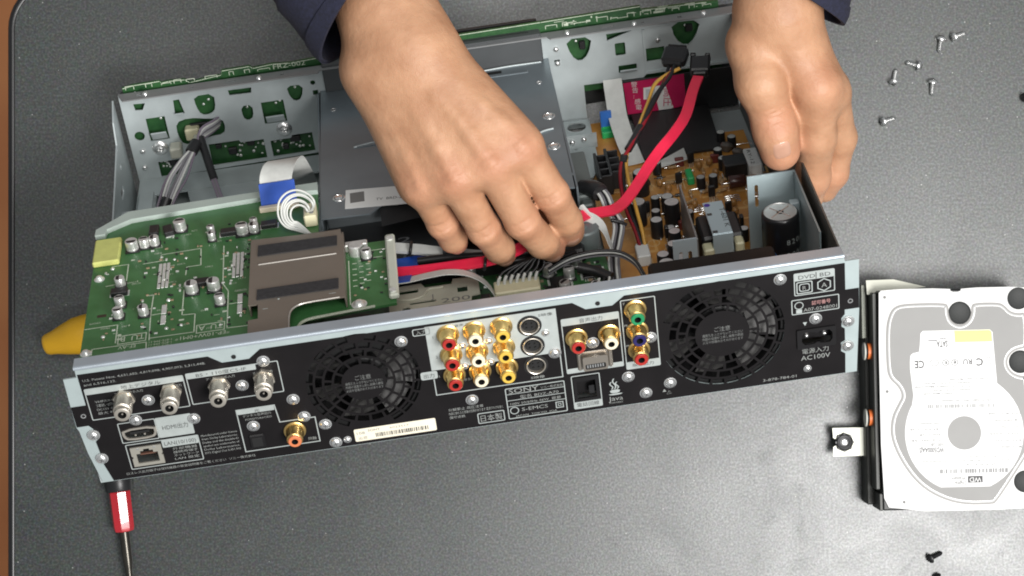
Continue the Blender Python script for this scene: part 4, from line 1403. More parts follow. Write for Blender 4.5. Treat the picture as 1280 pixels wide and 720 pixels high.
mb.build("crimson_warning_label", [LABELR, PAPER, PAPERG], PS, 0)
mb = MB()
mb.add([(354.6, 240, 13), (376, 253, 14), (376.4, 238.4, 13.4), (357, 235.6, 11.6), (354.6, 240, 12.8), (376, 253, 13.8), (376.4, 238.4, 13.2), (357, 235.6, 11.4)], [(0, 3, 2, 1), (4, 5, 6, 7), (0, 1, 5, 4), (1, 2, 6, 5), (2, 3, 7, 6), (3, 0, 4, 7)])
mb.build("white_tape", FFC, PS)

# ---- fixed cables of the recorder
mb = MB()
mb.ribbon([(338, 317, 39), (337.8, 308, 29), (337.6, 295.6, 20.5), (339, 276, 14.5), (340.6, 262, 11.4), (342.2, 249, 9)], [(1, -.1, 0)] * 6, 13, .4)
mb.build("white_flat_cable", FFC, REC, 60)
mb = MB()
wp = [(110, 162.4, 69), (110.6, 166, 76), (111, 170, 84), (114, 181, 87), (118, 193, 83), (120.5, 204, 68), (120, 226, 50), (119, 246, 34), (118, 258, 14)]
mb.ribbon(wp, [(1, .05, 0)] * 9, 20, .4)
mb.build("wide_flat_cable", FFC, REC, 60)
mb = MB()
mb.add([(99.6, 160.4, 68.6), (122, 160.6, 68.6), (122.2, 166.6, 83), (100, 166.4, 83), (99.6, 161.2, 68.6), (122, 161.4, 68.6), (122.2, 167.4, 83), (100, 167.2, 83)],
       [(0, 1, 2, 3), (7, 6, 5, 4), (0, 4, 5, 1), (1, 5, 6, 2), (2, 6, 7, 3), (3, 7, 4, 0)])
mb.box(98.4, 123, 156.6, 160.2, 68, 71.4, 1, .4)
mb.build("blue_cable_end", [BLUE, mat("cream_socket", (.62, .55, .42), .5)], REC)
H = empty("white_wire_loop", parent=REC)
for k in range(6):
    mb = MB()
    rr, cc_ = 5.6 + k * 1.25 + .4 * (k % 2), Vector((124.6 - .5 * (k % 3), 131 + .8 * (k % 2), 79 + k * .5))
    arc = [(134, 113 + k * .5, 70 + k * .3)]
    for ang in (262, 225, 190, 150, 115, 80, 45, 15):
        arc.append(cc_ + Vector((math.cos(RAD(ang)) * rr * .95, .56 * math.sin(RAD(ang)) * rr, .83 * math.sin(RAD(ang)) * rr)))
    arc.append((129 + k * .5, 138, 75))
    mb.tube(arc, .68, 7)
    mb.build("wire", WWHITE, H, 60)
mb = MB()
mb.box(126.6, 134.4, 132, 148, 68, 76, 0, .8)
mb.cyl((131.6, 136, 76), (131.6, 136, 76.6), 1.4, n=12, mi=1)
mb.build("wire_loop_plug", [CREAM, INKG], H)
WPALE = mat("pale_grey_wire", (.38, .37, .39), .45)
H = empty("front_wire_harness", parent=REC)
for k in range(7):
    d = (k - 3) * 1.6
    mb = MB()
    mb.tube([(66 + d * .5, 324, 48 + d), (60 + d * .4, 314, 49 + d), (53, 303, 50.4 + d * .8), (47.6 + d * .3, 291, 47.6), (41 + d, 281, 43 + (k % 2)), (34 + d * 1.5, 270, 36.5 + (k % 3)), (28 + d * 1.2, 261, 30), (22 + d, 252, 20), (20 + d, 246, 8)], .85, 7)
    mb.build("wire", (WMAUVE, WWHITE, WPALE, WGREY, WPALE, WWHITE, WMAUVE)[k], H, 60)
for k in range(3):
    d = (k - 1) * 1.2
    mb = MB()
    mb.tube([(53 + d, 300, 49.5), (54.4 + d, 290, 43), (56.6 + d, 280, 36), (59 + d, 270, 29), (61.6 + d, 261, 22), (64 + d, 254, 10), (64 + d, 250, 2)], .95, 7)
    mb.build("wire", (WMAUVE, WGREY, WMAUVE)[k], H, 60)
mb = MB()
mb.tube([(49.4, 295, 48.6), (47, 290.6, 47.2), (45.4, 287.4, 46)], 4.2, 12)
mb.build("black_tape_wrap", BLACK, H, 60)
mb = MB()
mb.tube([(52, 299, 50), (54, 291, 43.6), (56.4, 281, 36.6), (58.6, 273, 31)], 2.8, 12)
mb.build("black_tape_wrap", BLACK, H, 60)
mb = MB()
mb.tube([(27, 259.6, 29), (24, 255, 24.6), (22.5, 252, 21)], 3.8, 12)
mb.build("black_tape_wrap", BLACK, H, 60)
mb = MB()
mb.box(28, 36, 306, 317, 32, 40, 0, 1)
mb.box(46, 53, 303, 311, 36.5, 47, 0, 1)
mb.build("harness_clip", mat("cream_clip", (.5, .5, .42), .5), H)

H = empty("centre_wire_harness", parent=REC)
mats_ = (WWHITE, WGREY, WBLACK, WWHITE, WGREY)
for k in range(5):
    d = (k - 2) * 1.5
    mb = MB()
    mb.tube([(306 + d, 160, 52), (311 + d, 150, 49.6), (313 + d, 140, 45.6), (316.4 + d, 128, 41), (313 + d, 115, 36), (309 + d, 100, 34.6), (307 + d, 80, 33), (307 + d, 66, 31)], .9, 7)
    mb.build("wire", mats_[k], H, 60)
for k in range(4):
    mb = MB()
    z = k * 1.1
    mb.tube([(268, 80, 44 + z), (280, 84, 47 + z), (292, 85, 48.4 + z), (304, 84.6, 48 + z), (313, 83, 46 + z), (320, 78, 42 + z), (324, 70, 36 + z)], .9, 7)
    mb.build("wire", (WGREY, WBLACK, WWHITE, WBLACK)[k], H, 60)
for k in range(7):
    x = 237 + k * 3.7
    mb = MB()
    mb.tube([(x, 71, 45), (x + 1, 72, 50), (x + 5 + k * .2, 75, 53.5), (256 + k * 1.8, 79, 56 + k * .5), (268 + k * 1.4, 83, 53 + (k % 3)), (280 + k, 90, 50 + (k % 2))], .95, 7)
    mb.build("wire", WBLACK, H, 60)
    mb = MB()
    mb.tube([(x, 70.6, 46), (x + .8, 71.6, 49.6), (x + 2.2, 73, 51.6)], 1.05, 7)
    mb.build("wire", WWHITE, H, 60)
mb = MB()
mb.tube([(300, 168, 46), (306, 158, 50), (309, 152, 50)], 5.6, 12)
mb.build("black_tape_wrap", BLACK, H, 60)
mb = MB()
mb.tube([(312, 127, 45), (317, 127, 43), (321, 127, 40)], 1.2, 8)
mb.build("black_tape_wrap", BLACK, H, 60)
mb = MB()
mb.tube([(286, 82, 44), (296, 78, 42), (304, 72, 40)], 3.4, 10)
mb.build("black_tape_wrap", BLACK, H, 60)
for k in range(4):
    mb = MB()
    mb.tube([(284 + k * 4, 58, 31), (285 + k * 4, 60, 36), (289 + k * 4, 64, 40), (294 + k * 3, 70, 42)], .8, 7)
    mb.build("wire", WWHITE if k % 2 else WBLACK, H, 60)
mb = MB()
mb.ribbon([(292, 122, 54), (299, 119, 54), (305, 113, 50), (308, 106, 42), (309, 100, 36)], [(0, 1, .4)] * 5, 7, .5)
mb.build("white_flat_cable", FFC, REC, 60)
mb = MB()
mb.lathe((294, 112, 31), (0, 0, 1), [(0, 9), (12, 9), (13, 8), (13, 2), (14, 2), (14.4, .01)], 20, 0, False)
mb.build("buzzer_can", mat("grey_can", (.20, .23, .23), .4, .4), MBD)
mb = MB()
mb.box(294.5, 306, 158, 214, 14, 46, 0, 1)
mb.box(297, 304, 150, 157, 30, 44, 0, 1)
mb.build("drive_side_rail", mat("grey_rail", (.14, .16, .155), .45, .3, var=.1, vscale=40), DR)

# flat cables leaving the tuner board towards the drive
mb = MB()
mb.ribbon([(176, 75.6, 57), (186, 74, 58), (197, 72.6, 60), (209, 70, 62), (220.4, 68.4, 60), (229.6, 67.4, 53), (235, 65.6, 43), (236, 63, 36)], [(0, 1, -.2)] * 8, 8, .5)
mb.build("white_flat_cable", FFC, REC, 60)
mb = MB()
mb.ribbon([(174, 76, 57.8), (182, 75, 58.4), (187, 74.2, 58.9)], [(0, 1, -.2)] * 3, 8.4, .6)
mb.build("blue_cable_end", BLUE, REC, 60)
mb = MB()
mb.ribbon([(176, 112, 58), (191.6, 106.6, 57.6), (204.7, 101, 57), (212, 98.6, 56.4)], [(.2, 1, .2)] * 4, 7, 2.2)
mb.ribbon([(218, 97.6, 55.6), (228, 93.6, 55.2), (246, 89, 54.6), (262, 90, 52)], [(.2, 1, .2)] * 4, 7, 2.2)
mb.build("white_sleeved_cable", FFC, REC, 60)
mb = MB()
mb.ribbon([(174, 100, 53), (188.3, 101, 53), (199, 104, 52), (212, 108, 50)], [(0, 1, .1)] * 4, 9, .6)
mb.build("blue_flat_cable", BLUE, REC, 60)
for pts in ([(192, 95.6, 56), (210, 93.4, 57), (229, 90.2, 57), (253, 87.2, 57), (272, 92, 54)], [(184, 93, 52), (206, 91, 53), (226, 88, 54), (250, 84, 54), (270, 88, 52)], [(208, 99, 58), (214, 98, 58), (220, 97.4, 57.4)]):
    mb = MB()
    mb.tube(pts, 2.4 if pts[0][0] < 200 else 4.0, 10)
    mb.build("black_wire_bundle", WBLACK, REC, 60)
for x, y, z in ((188.6, 108, 58), (231.4, 75.6, 61)):
    mb = MB()
    mb.tube([(x - 1, y - 5, z - 2), (x, y - 4, z + 2), (x + .6, y, z + 2.6), (x + 1, y + 5, z + 1), (x + 1, y + 7, z - 4)], 1.0, 7)
    mb.build("cable_tie", WBLACK, REC, 60)

# ---- the two loose drive cables
SAT = empty("red_data_cable")
SAT.location, SAT.rotation_euler = REC.location, REC.rotation_euler
tag(SAT, "flat red data cable with black plug snaking across the recorder's inside", "cable")
pts = [(168, 88.4, 56), (190.3, 82.7, 57.6), (214, 78.4, 60), (235.3, 74.6, 63), (250, 77.5, 65), (265.8, 93.1, 62), (281.8, 108.2, 58), (295.1, 119.5, 56), (306.6, 128.2, 51), (315.2, 135.6, 47), (323.8, 147.7, 44.5), (333.7, 162.1, 46.5), (343.1, 175.5, 50), (353.1, 188.6, 53.5), (363.7, 202.4, 55.5), (374.6, 220.2, 57.5), (383.9, 246, 60), (390.3, 260.7, 62)]
sd = [(0, 1, .3)] * 5 + [(-.6, .8, .3), (-.7, .7, .3), (-.4, .9, .4), (-.3, .9, .5), (-.5, .8, .4), (-.75, .6, .2), (-.8, .6, .1), (-.75, .5, .3), (-.55, .3, .6), (-.5, .25, .7), (-.8, .2, .4), (-1, .2, 0), (-1, .25, 0)]
mb = MB()
mb.ribbon(pts, sd, 7.0, 1.7)
mb.build("cable_jacket", REDC, SAT, 50)
PP, WW_ = catmull(pts, 6), catmull(sd, 6)
for sgn in (-1, 1):   # moulded ridges along both edges of the flat cable
    rid = []
    for i, p in enumerate(PP):
        T = (PP[min(i + 1, len(PP) - 1)] - PP[max(i - 1, 0)]).normalized()
        a = (WW_[i] - T * WW_[i].dot(T)).normalized()
        rid.append(p + a * (sgn * 2.2))
    mb = MB()
    mb.tube(rid, 1.0, 8, 0, 0)
    mb.build("cable_ridge", REDC, SAT, 60)
PL = Vector((391.4, 262, 62.2))
mb = MB()
Mx = Matrix.Translation((393.4, 271, 64)) @ Euler((RAD(12), 0, RAD(-12))).to_matrix().to_4x4()
mb.box(-6.6, 6.6, -7, 8, -3.6, 3.6, 0, 1.2, Mx)
mb.box(-6.6, -3, 8, 11, -3.6, 3.6, 0, .6, Mx)
mb.box(3, 6.6, 8, 10, -3.6, 3.6, 0, .6, Mx)
mb.box(-4.6, 4.6, -9.5, -6, -2.6, 2.6, 0, .8, Mx)
mb.build("cable_plug", BLACK, SAT)
mb = MB()
mb.ribbon([(296.4, 121.4, 56.8), (297, 122, 56.6), (297.8, 122.6, 56.3)], [(-.4, .9, .4)] * 3, 10.4, 2.6)
mb.build("white_cable_mark", PAPER, SAT)
PW = empty("drive_power_cable")
PW.location, PW.rotation_euler = REC.location, REC.rotation_euler
tag(PW, "thin black, yellow and red wired power cable with black plug", "cable")
for pts, m in (([(378.8, 281.1, 66), (372.1, 263.7, 64), (363.9, 254.4, 60), (352.9, 233.8, 57), (341.8, 215.4, 51), (330.7, 199.7, 45), (326.8, 183.4, 39), (326.7, 161.9, 30), (329.4, 149.8, 22), (331, 140, 15)], WBLACK),
               ([(379.5, 270.5, 65), (369.1, 267.2, 63), (360.4, 260, 61), (353.5, 244.7, 57), (341.4, 217.6, 51.6), (332.4, 201.4, 46), (330, 184, 39), (331, 160, 30.6), (332.2, 146, 22), (332.6, 139, 15)], WYEL),
               ([(375.4, 272.8, 64.6), (368.2, 261.7, 62), (360.9, 250, 58), (349.7, 227.5, 55), (335.4, 205, 49), (327.8, 195, 44), (324.6, 179, 39), (324.7, 162.4, 30), (327.8, 149.3, 22), (329.4, 139.2, 15)], WRED),
               ([(373, 277, 64), (366, 259, 61), (357, 245, 58.6), (345, 221, 53), (333, 203, 46), (328.6, 190, 41), (326, 172, 34), (327, 156, 26), (330, 144, 18), (330.4, 139, 14)], WBLACK)):
    mb = MB()
    mb.tube(pts, 1.25, 8)
    mb.build("wire", m, PW, 60)
mb = MB()
mb.tube([(345, 222, 53), (339, 212, 50), (333.6, 204.6, 47)], 2.6, 10)
mb.build("tape_wrap", BLACK, PW, 60)
mb = MB()
mb.tube([(330.6, 200.4, 45), (329, 195, 43)], 2.8, 10)
mb.build("tape_wrap", BLACK, PW, 60)
mb = MB()
Mx = Matrix.Translation((379, 284, 67)) @ Euler((RAD(18), 0, RAD(-26))).to_matrix().to_4x4()
mb.box(-8.6, 8, -6.6, 7, -4, 4, 0, 1.6, Mx)
mb.box(-7, 6, 7, 9, -3, 3, 0, .6, Mx)
mb.box(-7, 6, -8.6, -6, -2.6, 2.6, 0, .8, Mx)
mb.build("cable_plug", BLACK, PW)

# ---------------------------------------------------------------- hard drive on the desk
HD = empty("hard_drive", (0.2506, -0.0011, 0.045), (0, 0, RAD(1.24)))
tag(HD, "silver hard disk drive with round white label at the right edge", "hard drive")
WD_, LN = 104.0, 152.6
U = XY
holes_ = [circ(55.8, -17.2, 7.9, 28), circ(96.2, -8.1, 7.6, 28), circ(96.6, -51.5, 7.9, 28), circ(98, -133.6, 7.4, 28)]
mb = MB()
mb.box(0.8, WD_ - .8, -LN + .8, -.8, -27, -1.6, 0, 1)
mb.build("drive_casting", mat("black_casting", (.020, .021, .021), .45, .2, var=.2, vscale=60), HD)
out = rect(0, WD_, -LN, 0, 4.5, 6)
out = [p for p in out]
mb = MB()
plate(mb, [rounded([(0, -3), (3, 0), (49.5, 0), (50, -2.6), (56.6, -2.6), (57.2, 0), (101, 0), (104, -3), (104, -149.6), (101, -152.6), (6, -152.6), (0, -140)], 1)] + holes_, U(-.6), 1.4)
for u, v in ((4.6, -5.4), (15, -146), (5, -70), (30, -14)):
    mb.lathe((u, v, .1), (0, 0, 1), [(0, 1.0), (.12, 1.0)], 12, 1)
mb.build("drive_cover", [mat("bright_cover_metal", (.58, .58, .57), .5, .05, var=.02, vscale=40), INKG], HD)
inner = [(18, -10), (46, -10), (48.2, -12.5), (48.2, -18), (50, -23), (55.8, -26), (61.5, -23), (63.8, -18), (63.8, -12.5), (66, -10.5), (83, -10.5), (87, -13), (90.4, -17), (96, -18.5), (101.6, -17.4), (101.8, -42), (98, -42.4), (92, -44),
         (88, -48.6), (87.6, -54), (91, -59), (97, -61.4), (101.8, -61), (101.8, -112), (99.6, -116), (78.4, -147.4), (75, -148.8), (54, -148.6), (37, -142.7), (23.6, -132.9), (12.6, -117), (6.4, -101), (7.4, -88), (12.4, -78.4), (15.4, -73.4), (13, -67), (6.8, -61.4), (4.8, -54), (4.8, -27), (7.4, -17), (11, -12)]
inner = rounded(inner, 2)


def shrink(poly, d):
    c = [Vector((*p, 0)) for p in poly]
    out = []
    for i in range(len(c)):
        t = (c[(i + 1) % len(c)] - c[i - 1]).normalized()
        nrm = Vector((t.y, -t.x, 0))
        out.append(tuple((c[i] + nrm * d)[:2]))
    return out


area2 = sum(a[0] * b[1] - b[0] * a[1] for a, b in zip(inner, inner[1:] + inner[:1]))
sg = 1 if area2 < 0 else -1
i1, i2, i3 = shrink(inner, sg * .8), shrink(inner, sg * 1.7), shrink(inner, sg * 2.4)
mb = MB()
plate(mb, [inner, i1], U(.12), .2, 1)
mb.build("groove_shade_line", [INKG, mat("groove_shade_grey", (.22, .21, .20), .5)], HD)  # flat dark line painted as the shade of the pressed groove
mb = MB()
nv = len(i1)
vs = [(*p, .14) for p in i1] + [(*p, .95) for p in i2] + [(*p, .95) for p in i3] + [(*p, .75) for p in i3]
fs = [(r * nv + k, r * nv + (k + 1) % nv, (r + 1) * nv + (k + 1) % nv, (r + 1) * nv + k) for r in range(3) for k in range(nv)]
mb.add(vs, fs, 1)
plate(mb, [i3], U(.55), .4, 0)
mb.build("raised_cover_panel", [mat("satin_grey_metal", (.29, .287, .28), .55, .0, var=.05, vscale=25, spec=.25), mat("bright_rim_metal", (.66, .66, .65), .36, .3)], HD, 50)
for c in holes_:
    cx, cy = sum(p[0] for p in c) / len(c), sum(p[1] for p in c) / len(c)
    mb = MB()
    mb.lathe((cx, cy, 0), (0, 0, 1), [(-1.0, 7.6), (.1, 7.6), (.25, 7.2), (-.2, 6.4), (-.2, .01)], 28, 0, False)
    mb.build("black_mount_plug", mat("black_rubber_plug", (.020, .022, .021), .6, bump=.2, bscale=2000), HD, 40)
cx, cy, r = 57.1, -99.4, 40.6
lb = [(28.6, -30.6), (30.2, -29), (76, -29), (77.8, -30.6), (80.2, -65.8)]
a0, a1 = math.atan2(-65.8 - cy, 80.2 - cx), math.atan2(-37.1, 17)
lb += [(cx + r * math.cos(a0 + (a1 - a0) * k / 16), cy + r * math.sin(a0 + (a1 - a0) * k / 16)) for k in range(1, 17)]
b0, b1 = math.atan2(-37.1, -17), math.atan2(24.9, -34.7) - 2 * math.pi
lb += [(cx + r * math.cos(b0 + (b1 - b0) * k / 16), cy + r * math.sin(b0 + (b1 - b0) * k / 16)) for k in range(0, 16)]
lb += [(22.8, -73), (20.9, -55), (20.9, -50), (21.4, -45.6), (23, -44.2), (27.4, -43.2), (28, -38)]
mb = MB()
plate(mb, [lb, circ(cx, cy, 11.6, 36)], U(.8), .12)
plate(mb, [[(51.6, -29.3), (75.8, -29.3), (77.2, -30.6), (77.6, -37.2), (52, -37.2)]], U(.9), .06, 1)
UD = lambda x, y: frame((x, y, .92), (-1, 0, 0), (0, -1, 0))
T_ = lambda s, sz, x, y, wd=None, mi=2, al="LEFT": text(mb, s, sz * 1.12, UD(x, y), mi, al, wd, .022)
T_("SATA", 5.4, 47, -36, 7.6)
T_("Ser", 1.6, 46, -34, 5)
mb.box(33.6, 39.6, -36.2, -35.5, .88, .92, 2)
T_("CE", 6.5, 30.6, -49.4, 6.6)
for xx in (37.6, 45.4, 51.6):
    plate(mb, [[(xx + (3.2 if xx < 40 else 2.4) * math.cos(q * .39), -51 + 2.3 * math.sin(q * .39)) for q in range(16)], [(xx + (2.8 if xx < 40 else 1.9) * math.cos(q * .39), -51 + 1.9 * math.sin(q * .39)) for q in range(16)]], U(.9), .05, 2)
T_("R", 3.0, 46.4, -49.8)
T_("e", 4.0, 52.7, -49.8)
T_("RU", 4.6, 63.4, -49, 6)
T_("C", 6.4, 71, -48.6)
plate(mb, [circ(74.6, -50.4, 2.6, 18), circ(74.6, -50.4, 2.25, 18)], U(.9), .05, 2)
mb.box(73, 76.2, -50.6, -50.2, .88, .92, 2)
for k in range(5):
    T_("WARNING VOID IF SEALS BROKEN" if k % 2 else "Product of Thailand  Made 2008", 1.6, 62 if k else 74, -62 - k * 2.4, 26 + (k % 3) * 6, 3)
rs = random.Random(21)


def bars(x0, x1, y0, y1, mi):
    x = x0
    while x < x1:
        ww = rs.choice((.25, .45, .7))
        mb.box(x, x + ww, y0, y1, .88, .92, mi)
        x += ww + rs.choice((.3, .5, .8))


bars(32, 78, -82.2, -79.6, 3)
T_("S/N: WCAS8A1234567 / WD5000AAJS", 2.0, 76, -76.4, 34, 3)
bars(40, 87, -127, -124, 2)
for k in range(6):
    T_(("DATE: 08 OCT 2008", "DCM: HHRNHTJAHN", "5VDC: 0.70A", "12VDC: 0.55A", "R/N: 701537", "MDL: WD5000AAJS")[k], 1.8, 96, -86 - k * 4.6, 22 - (k % 3) * 4, 3)
for k in range(4):
    T_(("Drive Parameters", "LBA 976773168", "500.1 GB", "Caviar SE")[k], 1.8, 41, -92 - k * 3.8, 15 + (k % 2) * 6, 3)
T_("WD5000AAJS", 4.4, 43, -109, 17, 2)
T_("500 GB", 2.8, 43, -106, 9, 3)
T_("Product warranty is void if any seal or label is removed, or if the drive experiences shock", 1.6, 90, -118, 62, 3)
T_("in excess of 300 Gs. Cover screws must not be removed.", 1.6, 88, -115.4, 40, 3)
T_("S/N WCASYA 1 536", 2.0, 78, -120.4, 20, 3)
mb.box(58.8, 69, -133.6, -129, .86, .92, 2)
text(mb, "WD", 4.6, frame((68, -130, .95), (-1, 0, 0), (0, -1, 0)), 0, "LEFT", 8)
T_("Western", 3.0, 57.6, -129.4, 10, 3)
T_("Digital", 3.0, 57.6, -132.6, 8, 3)
mb.build("drive_label", [mat("label_white", (.78, .78, .78), .5, spec=.3), mat("label_yellow", (.78, .76, .16), .45), INK, INKG], HD, 0)
# mounting cage
mb = MB()
mb.box(-6, -.2, -150, 1, -44.6, -24, 0, .8)
mb.box(-3.2, 0.4, -138, -2, -24, -6, 0, .8)
mb.box(-1.4, 1.6, -152, -140, -30, -3, 0, .6)
mb.box(2, 104, -148, -2, -44.6, -27.4, 0, 1)
mb.build("mounting_cage", mat("dark_cage_steel", (.030, .031, .028), .45, .3, var=.3, vscale=30), HD)
mb = MB()
mb.box(-8, -4.6, -34, 3.6, -42, -20, 0, .5)
mb.add([(-5, 6.5, -16), (14, 6.8, -16), (36, 1.2, -14), (2, -3, -12), (-5, -3.4, -13), (-5, 6.5, -17), (14, 6.8, -17), (36, 1.2, -15), (2, -3, -13), (-5, -3.4, -14)],
       [(0, 4, 3, 2, 1), (5, 6, 7, 8, 9), (0, 1, 6, 5), (1, 2, 7, 6), (4, 0, 5, 9)], 1)
mb.build("cage_flange", [mat("olive_grey_steel", (.11, .115, .095), .4, .4), mat("cream_flange", (.74, .74, .64), .45)], HD)
for v in (-42.6, -88.6):
    mb = MB()
    mb.lathe((-3.2, v, -15), (-1, 0, 0), [(0, 5.6), (2.2, 5.6), (2.4, 4.4, 1), (3.0, 4.2, 1), (3.8, 6.2, 2), (4.8, 6.0, 2), (5.0, 4.8, 2), (5.0, .01, 2)], 24, 0, False)
    mb.build("rubber_damper", [mat("orange_rubber", (.72, .17, .04), .5), BLACK, mat("pale_washer", (.55, .55, .5), .4)], HD, 40)
mb = MB()
plate(mb, [[(-28, -96.6), (-27.6, -103.4), (-25, -105), (-25, -108.2), (-27.6, -110), (-28, -116.4), (-2, -116.4), (-2, -96.6)], circ(-20, -106.6, 4, 18)], U(-32), 1.2)
mb.build("mounting_tab", mat("cream_tab_steel", (.66, .67, .58), .45, .2), HD)
mb = MB()
mb.lathe((-20, -106.6, -32.6), (0, 0, 1), [(0, 6.2), (1.2, 6.4), (3.2, 6.0), (3.8, 5.0), (3.4, 3.2), (2.2, 2.8), (2.2, 1.8, 1), (3.2, 1.5, 1), (3.2, .01, 1)], 24, 0, False)
for k in range(8):
    a = k * math.pi / 4
    mb.box(-1, 1, 4.6, 6.6, 1, 3.4, 0, .3, Matrix.Translation((-20, -106.6, -32.6)) @ Matrix.Rotation(a, 4, "Z"))
mb.build("rubber_grommet", [BLACK, CAN], HD, 40)

# ---------------------------------------------------------------- loose screws
mb = MB()
mb.lathe((0, 0, 0), (1, 0, 0), [(-1.9, .5), (-1.8, 1.4), (-1.3, 2.4), (-.4, 2.9), (0, 2.9), (.05, 1.35)] + [q for k in range(8) for q in ((.5 + k * .8, 1.38), (.9 + k * .8, 1.08))] + [(7.4, .6), (7.6, .05)], 16)
mb.box(-2.1, -1.4, -1.5, 1.5, -.25, .25, 1)
mb.box(-2.12, -1.4, -.25, .25, -1.5, 1.5, 1)
scr = mb.build("screw", [SCREWM, INK], None, 45)
mb_b = scr.data.copy()
mb_b.materials.clear()
mb_b.materials.append(SCREWB)
mb_b.materials.append(HOLE)
SP = [
    ((1192.8, 46.4), (1204.4, 42.2), "small silver screw nearest the top edge, pointing right, at the far right", 0),
    ((1176.1, 49.2), (1174.4, 63), "small silver screw pointing down beside the topmost screw", 0),
    ((1147.5, 82.5), (1133.6, 78.3), "small silver screw pointing left with its head to the right", 0),
    ((1117, 102), (1119.7, 89.4), "small silver screw pointing up towards the top edge", 0),
    ((1165.5, 103.3), (1165, 118.6), "small silver screw pointing down, lowest right of the loose six", 0),
    ((1104.4, 152), (1116.9, 148.3), "small silver screw pointing right, closest to the hand on the side wall", 0),
    ((1163.5, 697.5), (1176.5, 691.5), "small black screw on the bright desk below the hard drive", 1),
    ((1281, 122), (1292, 118), "black screw cut off by the right picture edge", 1),
    ((1171.5, 722), (1182, 729), "black screw cut off by the bottom picture edge", 1),
]
for i, (a, b, lab_, kind) in enumerate(SP):
    k = 0.5655
    ax, ay, bx, by = (a[0] - 640) * k, (360 - a[1]) * k, (b[0] - 640) * k, (360 - b[1]) * k
    o = scr if i == 0 else scr.copy()
    if i:
        COL.objects.link(o)
    o.location = (ax * S, ay * S, 3.5 * S)
    o.scale = (1.25, 1.25, 1.25)
    o.rotation_euler = (random.random() * 3, RAD(13), math.atan2(by - ay, bx - ax))
    if kind:
        o.data = mb_b
    tag(o, lab_, "screw", "loose screws on the desk")

# ---------------------------------------------------------------- tools under the recorder
SD = empty("screwdriver", (-0.2768, -0.1384, 0.0098), (0, 0, math.atan2(-0.992, 0.123)))
tag(SD, "red handled screwdriver with black cap lying below the recorder's left corner", "screwdriver")
mb = MB()
mb.lathe((0, 0, 0), (1, 0, 0), [(-16, 5), (-15.5, 7), (-14, 8.6), (-3, 9.4), (3.4, 9.4), (4.4, 8.8), (4.4, .01)], 28, 0, False)
mb.build("handle_cap", BLACK, SD, 40)
mb = MB()
n_ = 8
prof = [(4, 7.0), (5, 7.6), (30, 7.4), (32.6, 6.8), (33.2, 5.4), (33.3, .01)]
mb.lathe((0, 0, 0), (1, 0, 0), prof, n_, 0, False)
mb.build("handle", mat("red_translucent_handle", (.46, .018, .028), .22, coat=.5, var=.05, vscale=60), SD, 20)
mb = MB()
mb.lathe((33, 0, 0), (1, 0, 0), [(0, 3.6), (20, 3.4), (26, 2.7), (30, 2.2), (60, 2.2), (70, 1.2), (71, .3)], 18)
mb.build("shaft", mat("dark_shaft_steel", (.07, .065, .055), .3, .8, var=.2, vscale=60), SD, 50)
YT = empty("yellow_tool", (-0.3285, -0.0405, 0.0135), (0, 0, math.atan2(9, 31)))
tag(YT, "yellow plastic tool handle poking out from under the recorder's left side", "tool")
mb = MB()
mb.lathe((0, 0, 0), (1, .0, 0), [(0, .05), (.1, 4.4), (1.0, 6.4), (3.0, 7.4), (8, 8.4), (16, 11), (24, 13.2), (32, 13.4), (50, 12), (80, 12.6), (90, 11), (91, .05)], 28)
mb.build("handle", mat("yellow_handle_plastic", (.66, .36, .012), .38, var=.08, vscale=40), YT, 50)
mb = MB()
mb.lathe((90, 0, 0), (1, 0, 0), [(0, 3), (60, 3), (64, 2)], 14)
mb.build("shaft", SCREWM, YT, 50)

# ---------------------------------------------------------------- hands
def surface_nets(f, org, h):
    """polygon skin of the zero level of a sampled distance field"""
    ins = f < 0
    nx, ny, nz = f.shape
    cs = sum(ins[i:nx - 1 + i, j:ny - 1 + j, k:nz - 1 + k].astype(np.int8) for i in (0, 1) for j in (0, 1) for k in (0, 1))
    act = (cs > 0) & (cs < 8)
    idx = -np.ones(act.shape, np.int64)
    cells = np.argwhere(act)
    idx[act] = np.arange(len(cells))
    acc = np.zeros((len(cells), 3))
    cnt = np.zeros(len(cells))
    I, J, K = cells.T
    cor = [(i, j, k) for i in (0, 1) for j in (0, 1) for k in (0, 1)]
    for a in cor:
        for ax in range(3):
            if a[ax]:
                continue
            b = list(a)
            b[ax] = 1
            fa = f[I + a[0], J + a[1], K + a[2]]
            fb = f[I + b[0], J + b[1], K + b[2]]
            s = (fa < 0) != (fb < 0)
            t = np.where(s, fa / np.where(s, fa - fb, 1), 0)
            p = np.tile(np.array(a, float), (len(cells), 1))
            p[:, ax] += t
            acc += p * s[:, None]
            cnt += s
    V = (cells + acc / cnt[:, None]) * h + org
    faces = []
    for ax in range(3):
        u, v = [(1, 2), (2, 0), (0, 1)][ax]
        sl0 = [slice(None)] * 3
        sl1 = [slice(None)] * 3
        sl0[ax], sl1[ax] = slice(0, -1), slice(1, None)
        a, b = ins[tuple(sl0)], ins[tuple(sl1)]
        for flip in (0, 1):
            e = np.argwhere((a & ~b) if not flip else (~a & b))
            e = e[(e[:, u] > 0) & (e[:, v] > 0) & (e[:, u] < f.shape[u] - 1) & (e[:, v] < f.shape[v] - 1)]
            q = []
            for du, dv in ((-1, -1), (0, -1), (0, 0), (-1, 0)):
                c = e.copy()
                c[:, u] += du
                c[:, v] += dv
                q.append(idx[c[:, 0], c[:, 1], c[:, 2]])
            q = np.stack(q if not flip else q[::-1], 1)
            faces.append(q)
    F = np.concatenate(faces)
    return V, F


def smin(a, b, k):
    h = np.clip(0.5 + 0.5 * (b - a) / k, 0, 1)
    return b * (1 - h) + a * h - k * h * (1 - h)


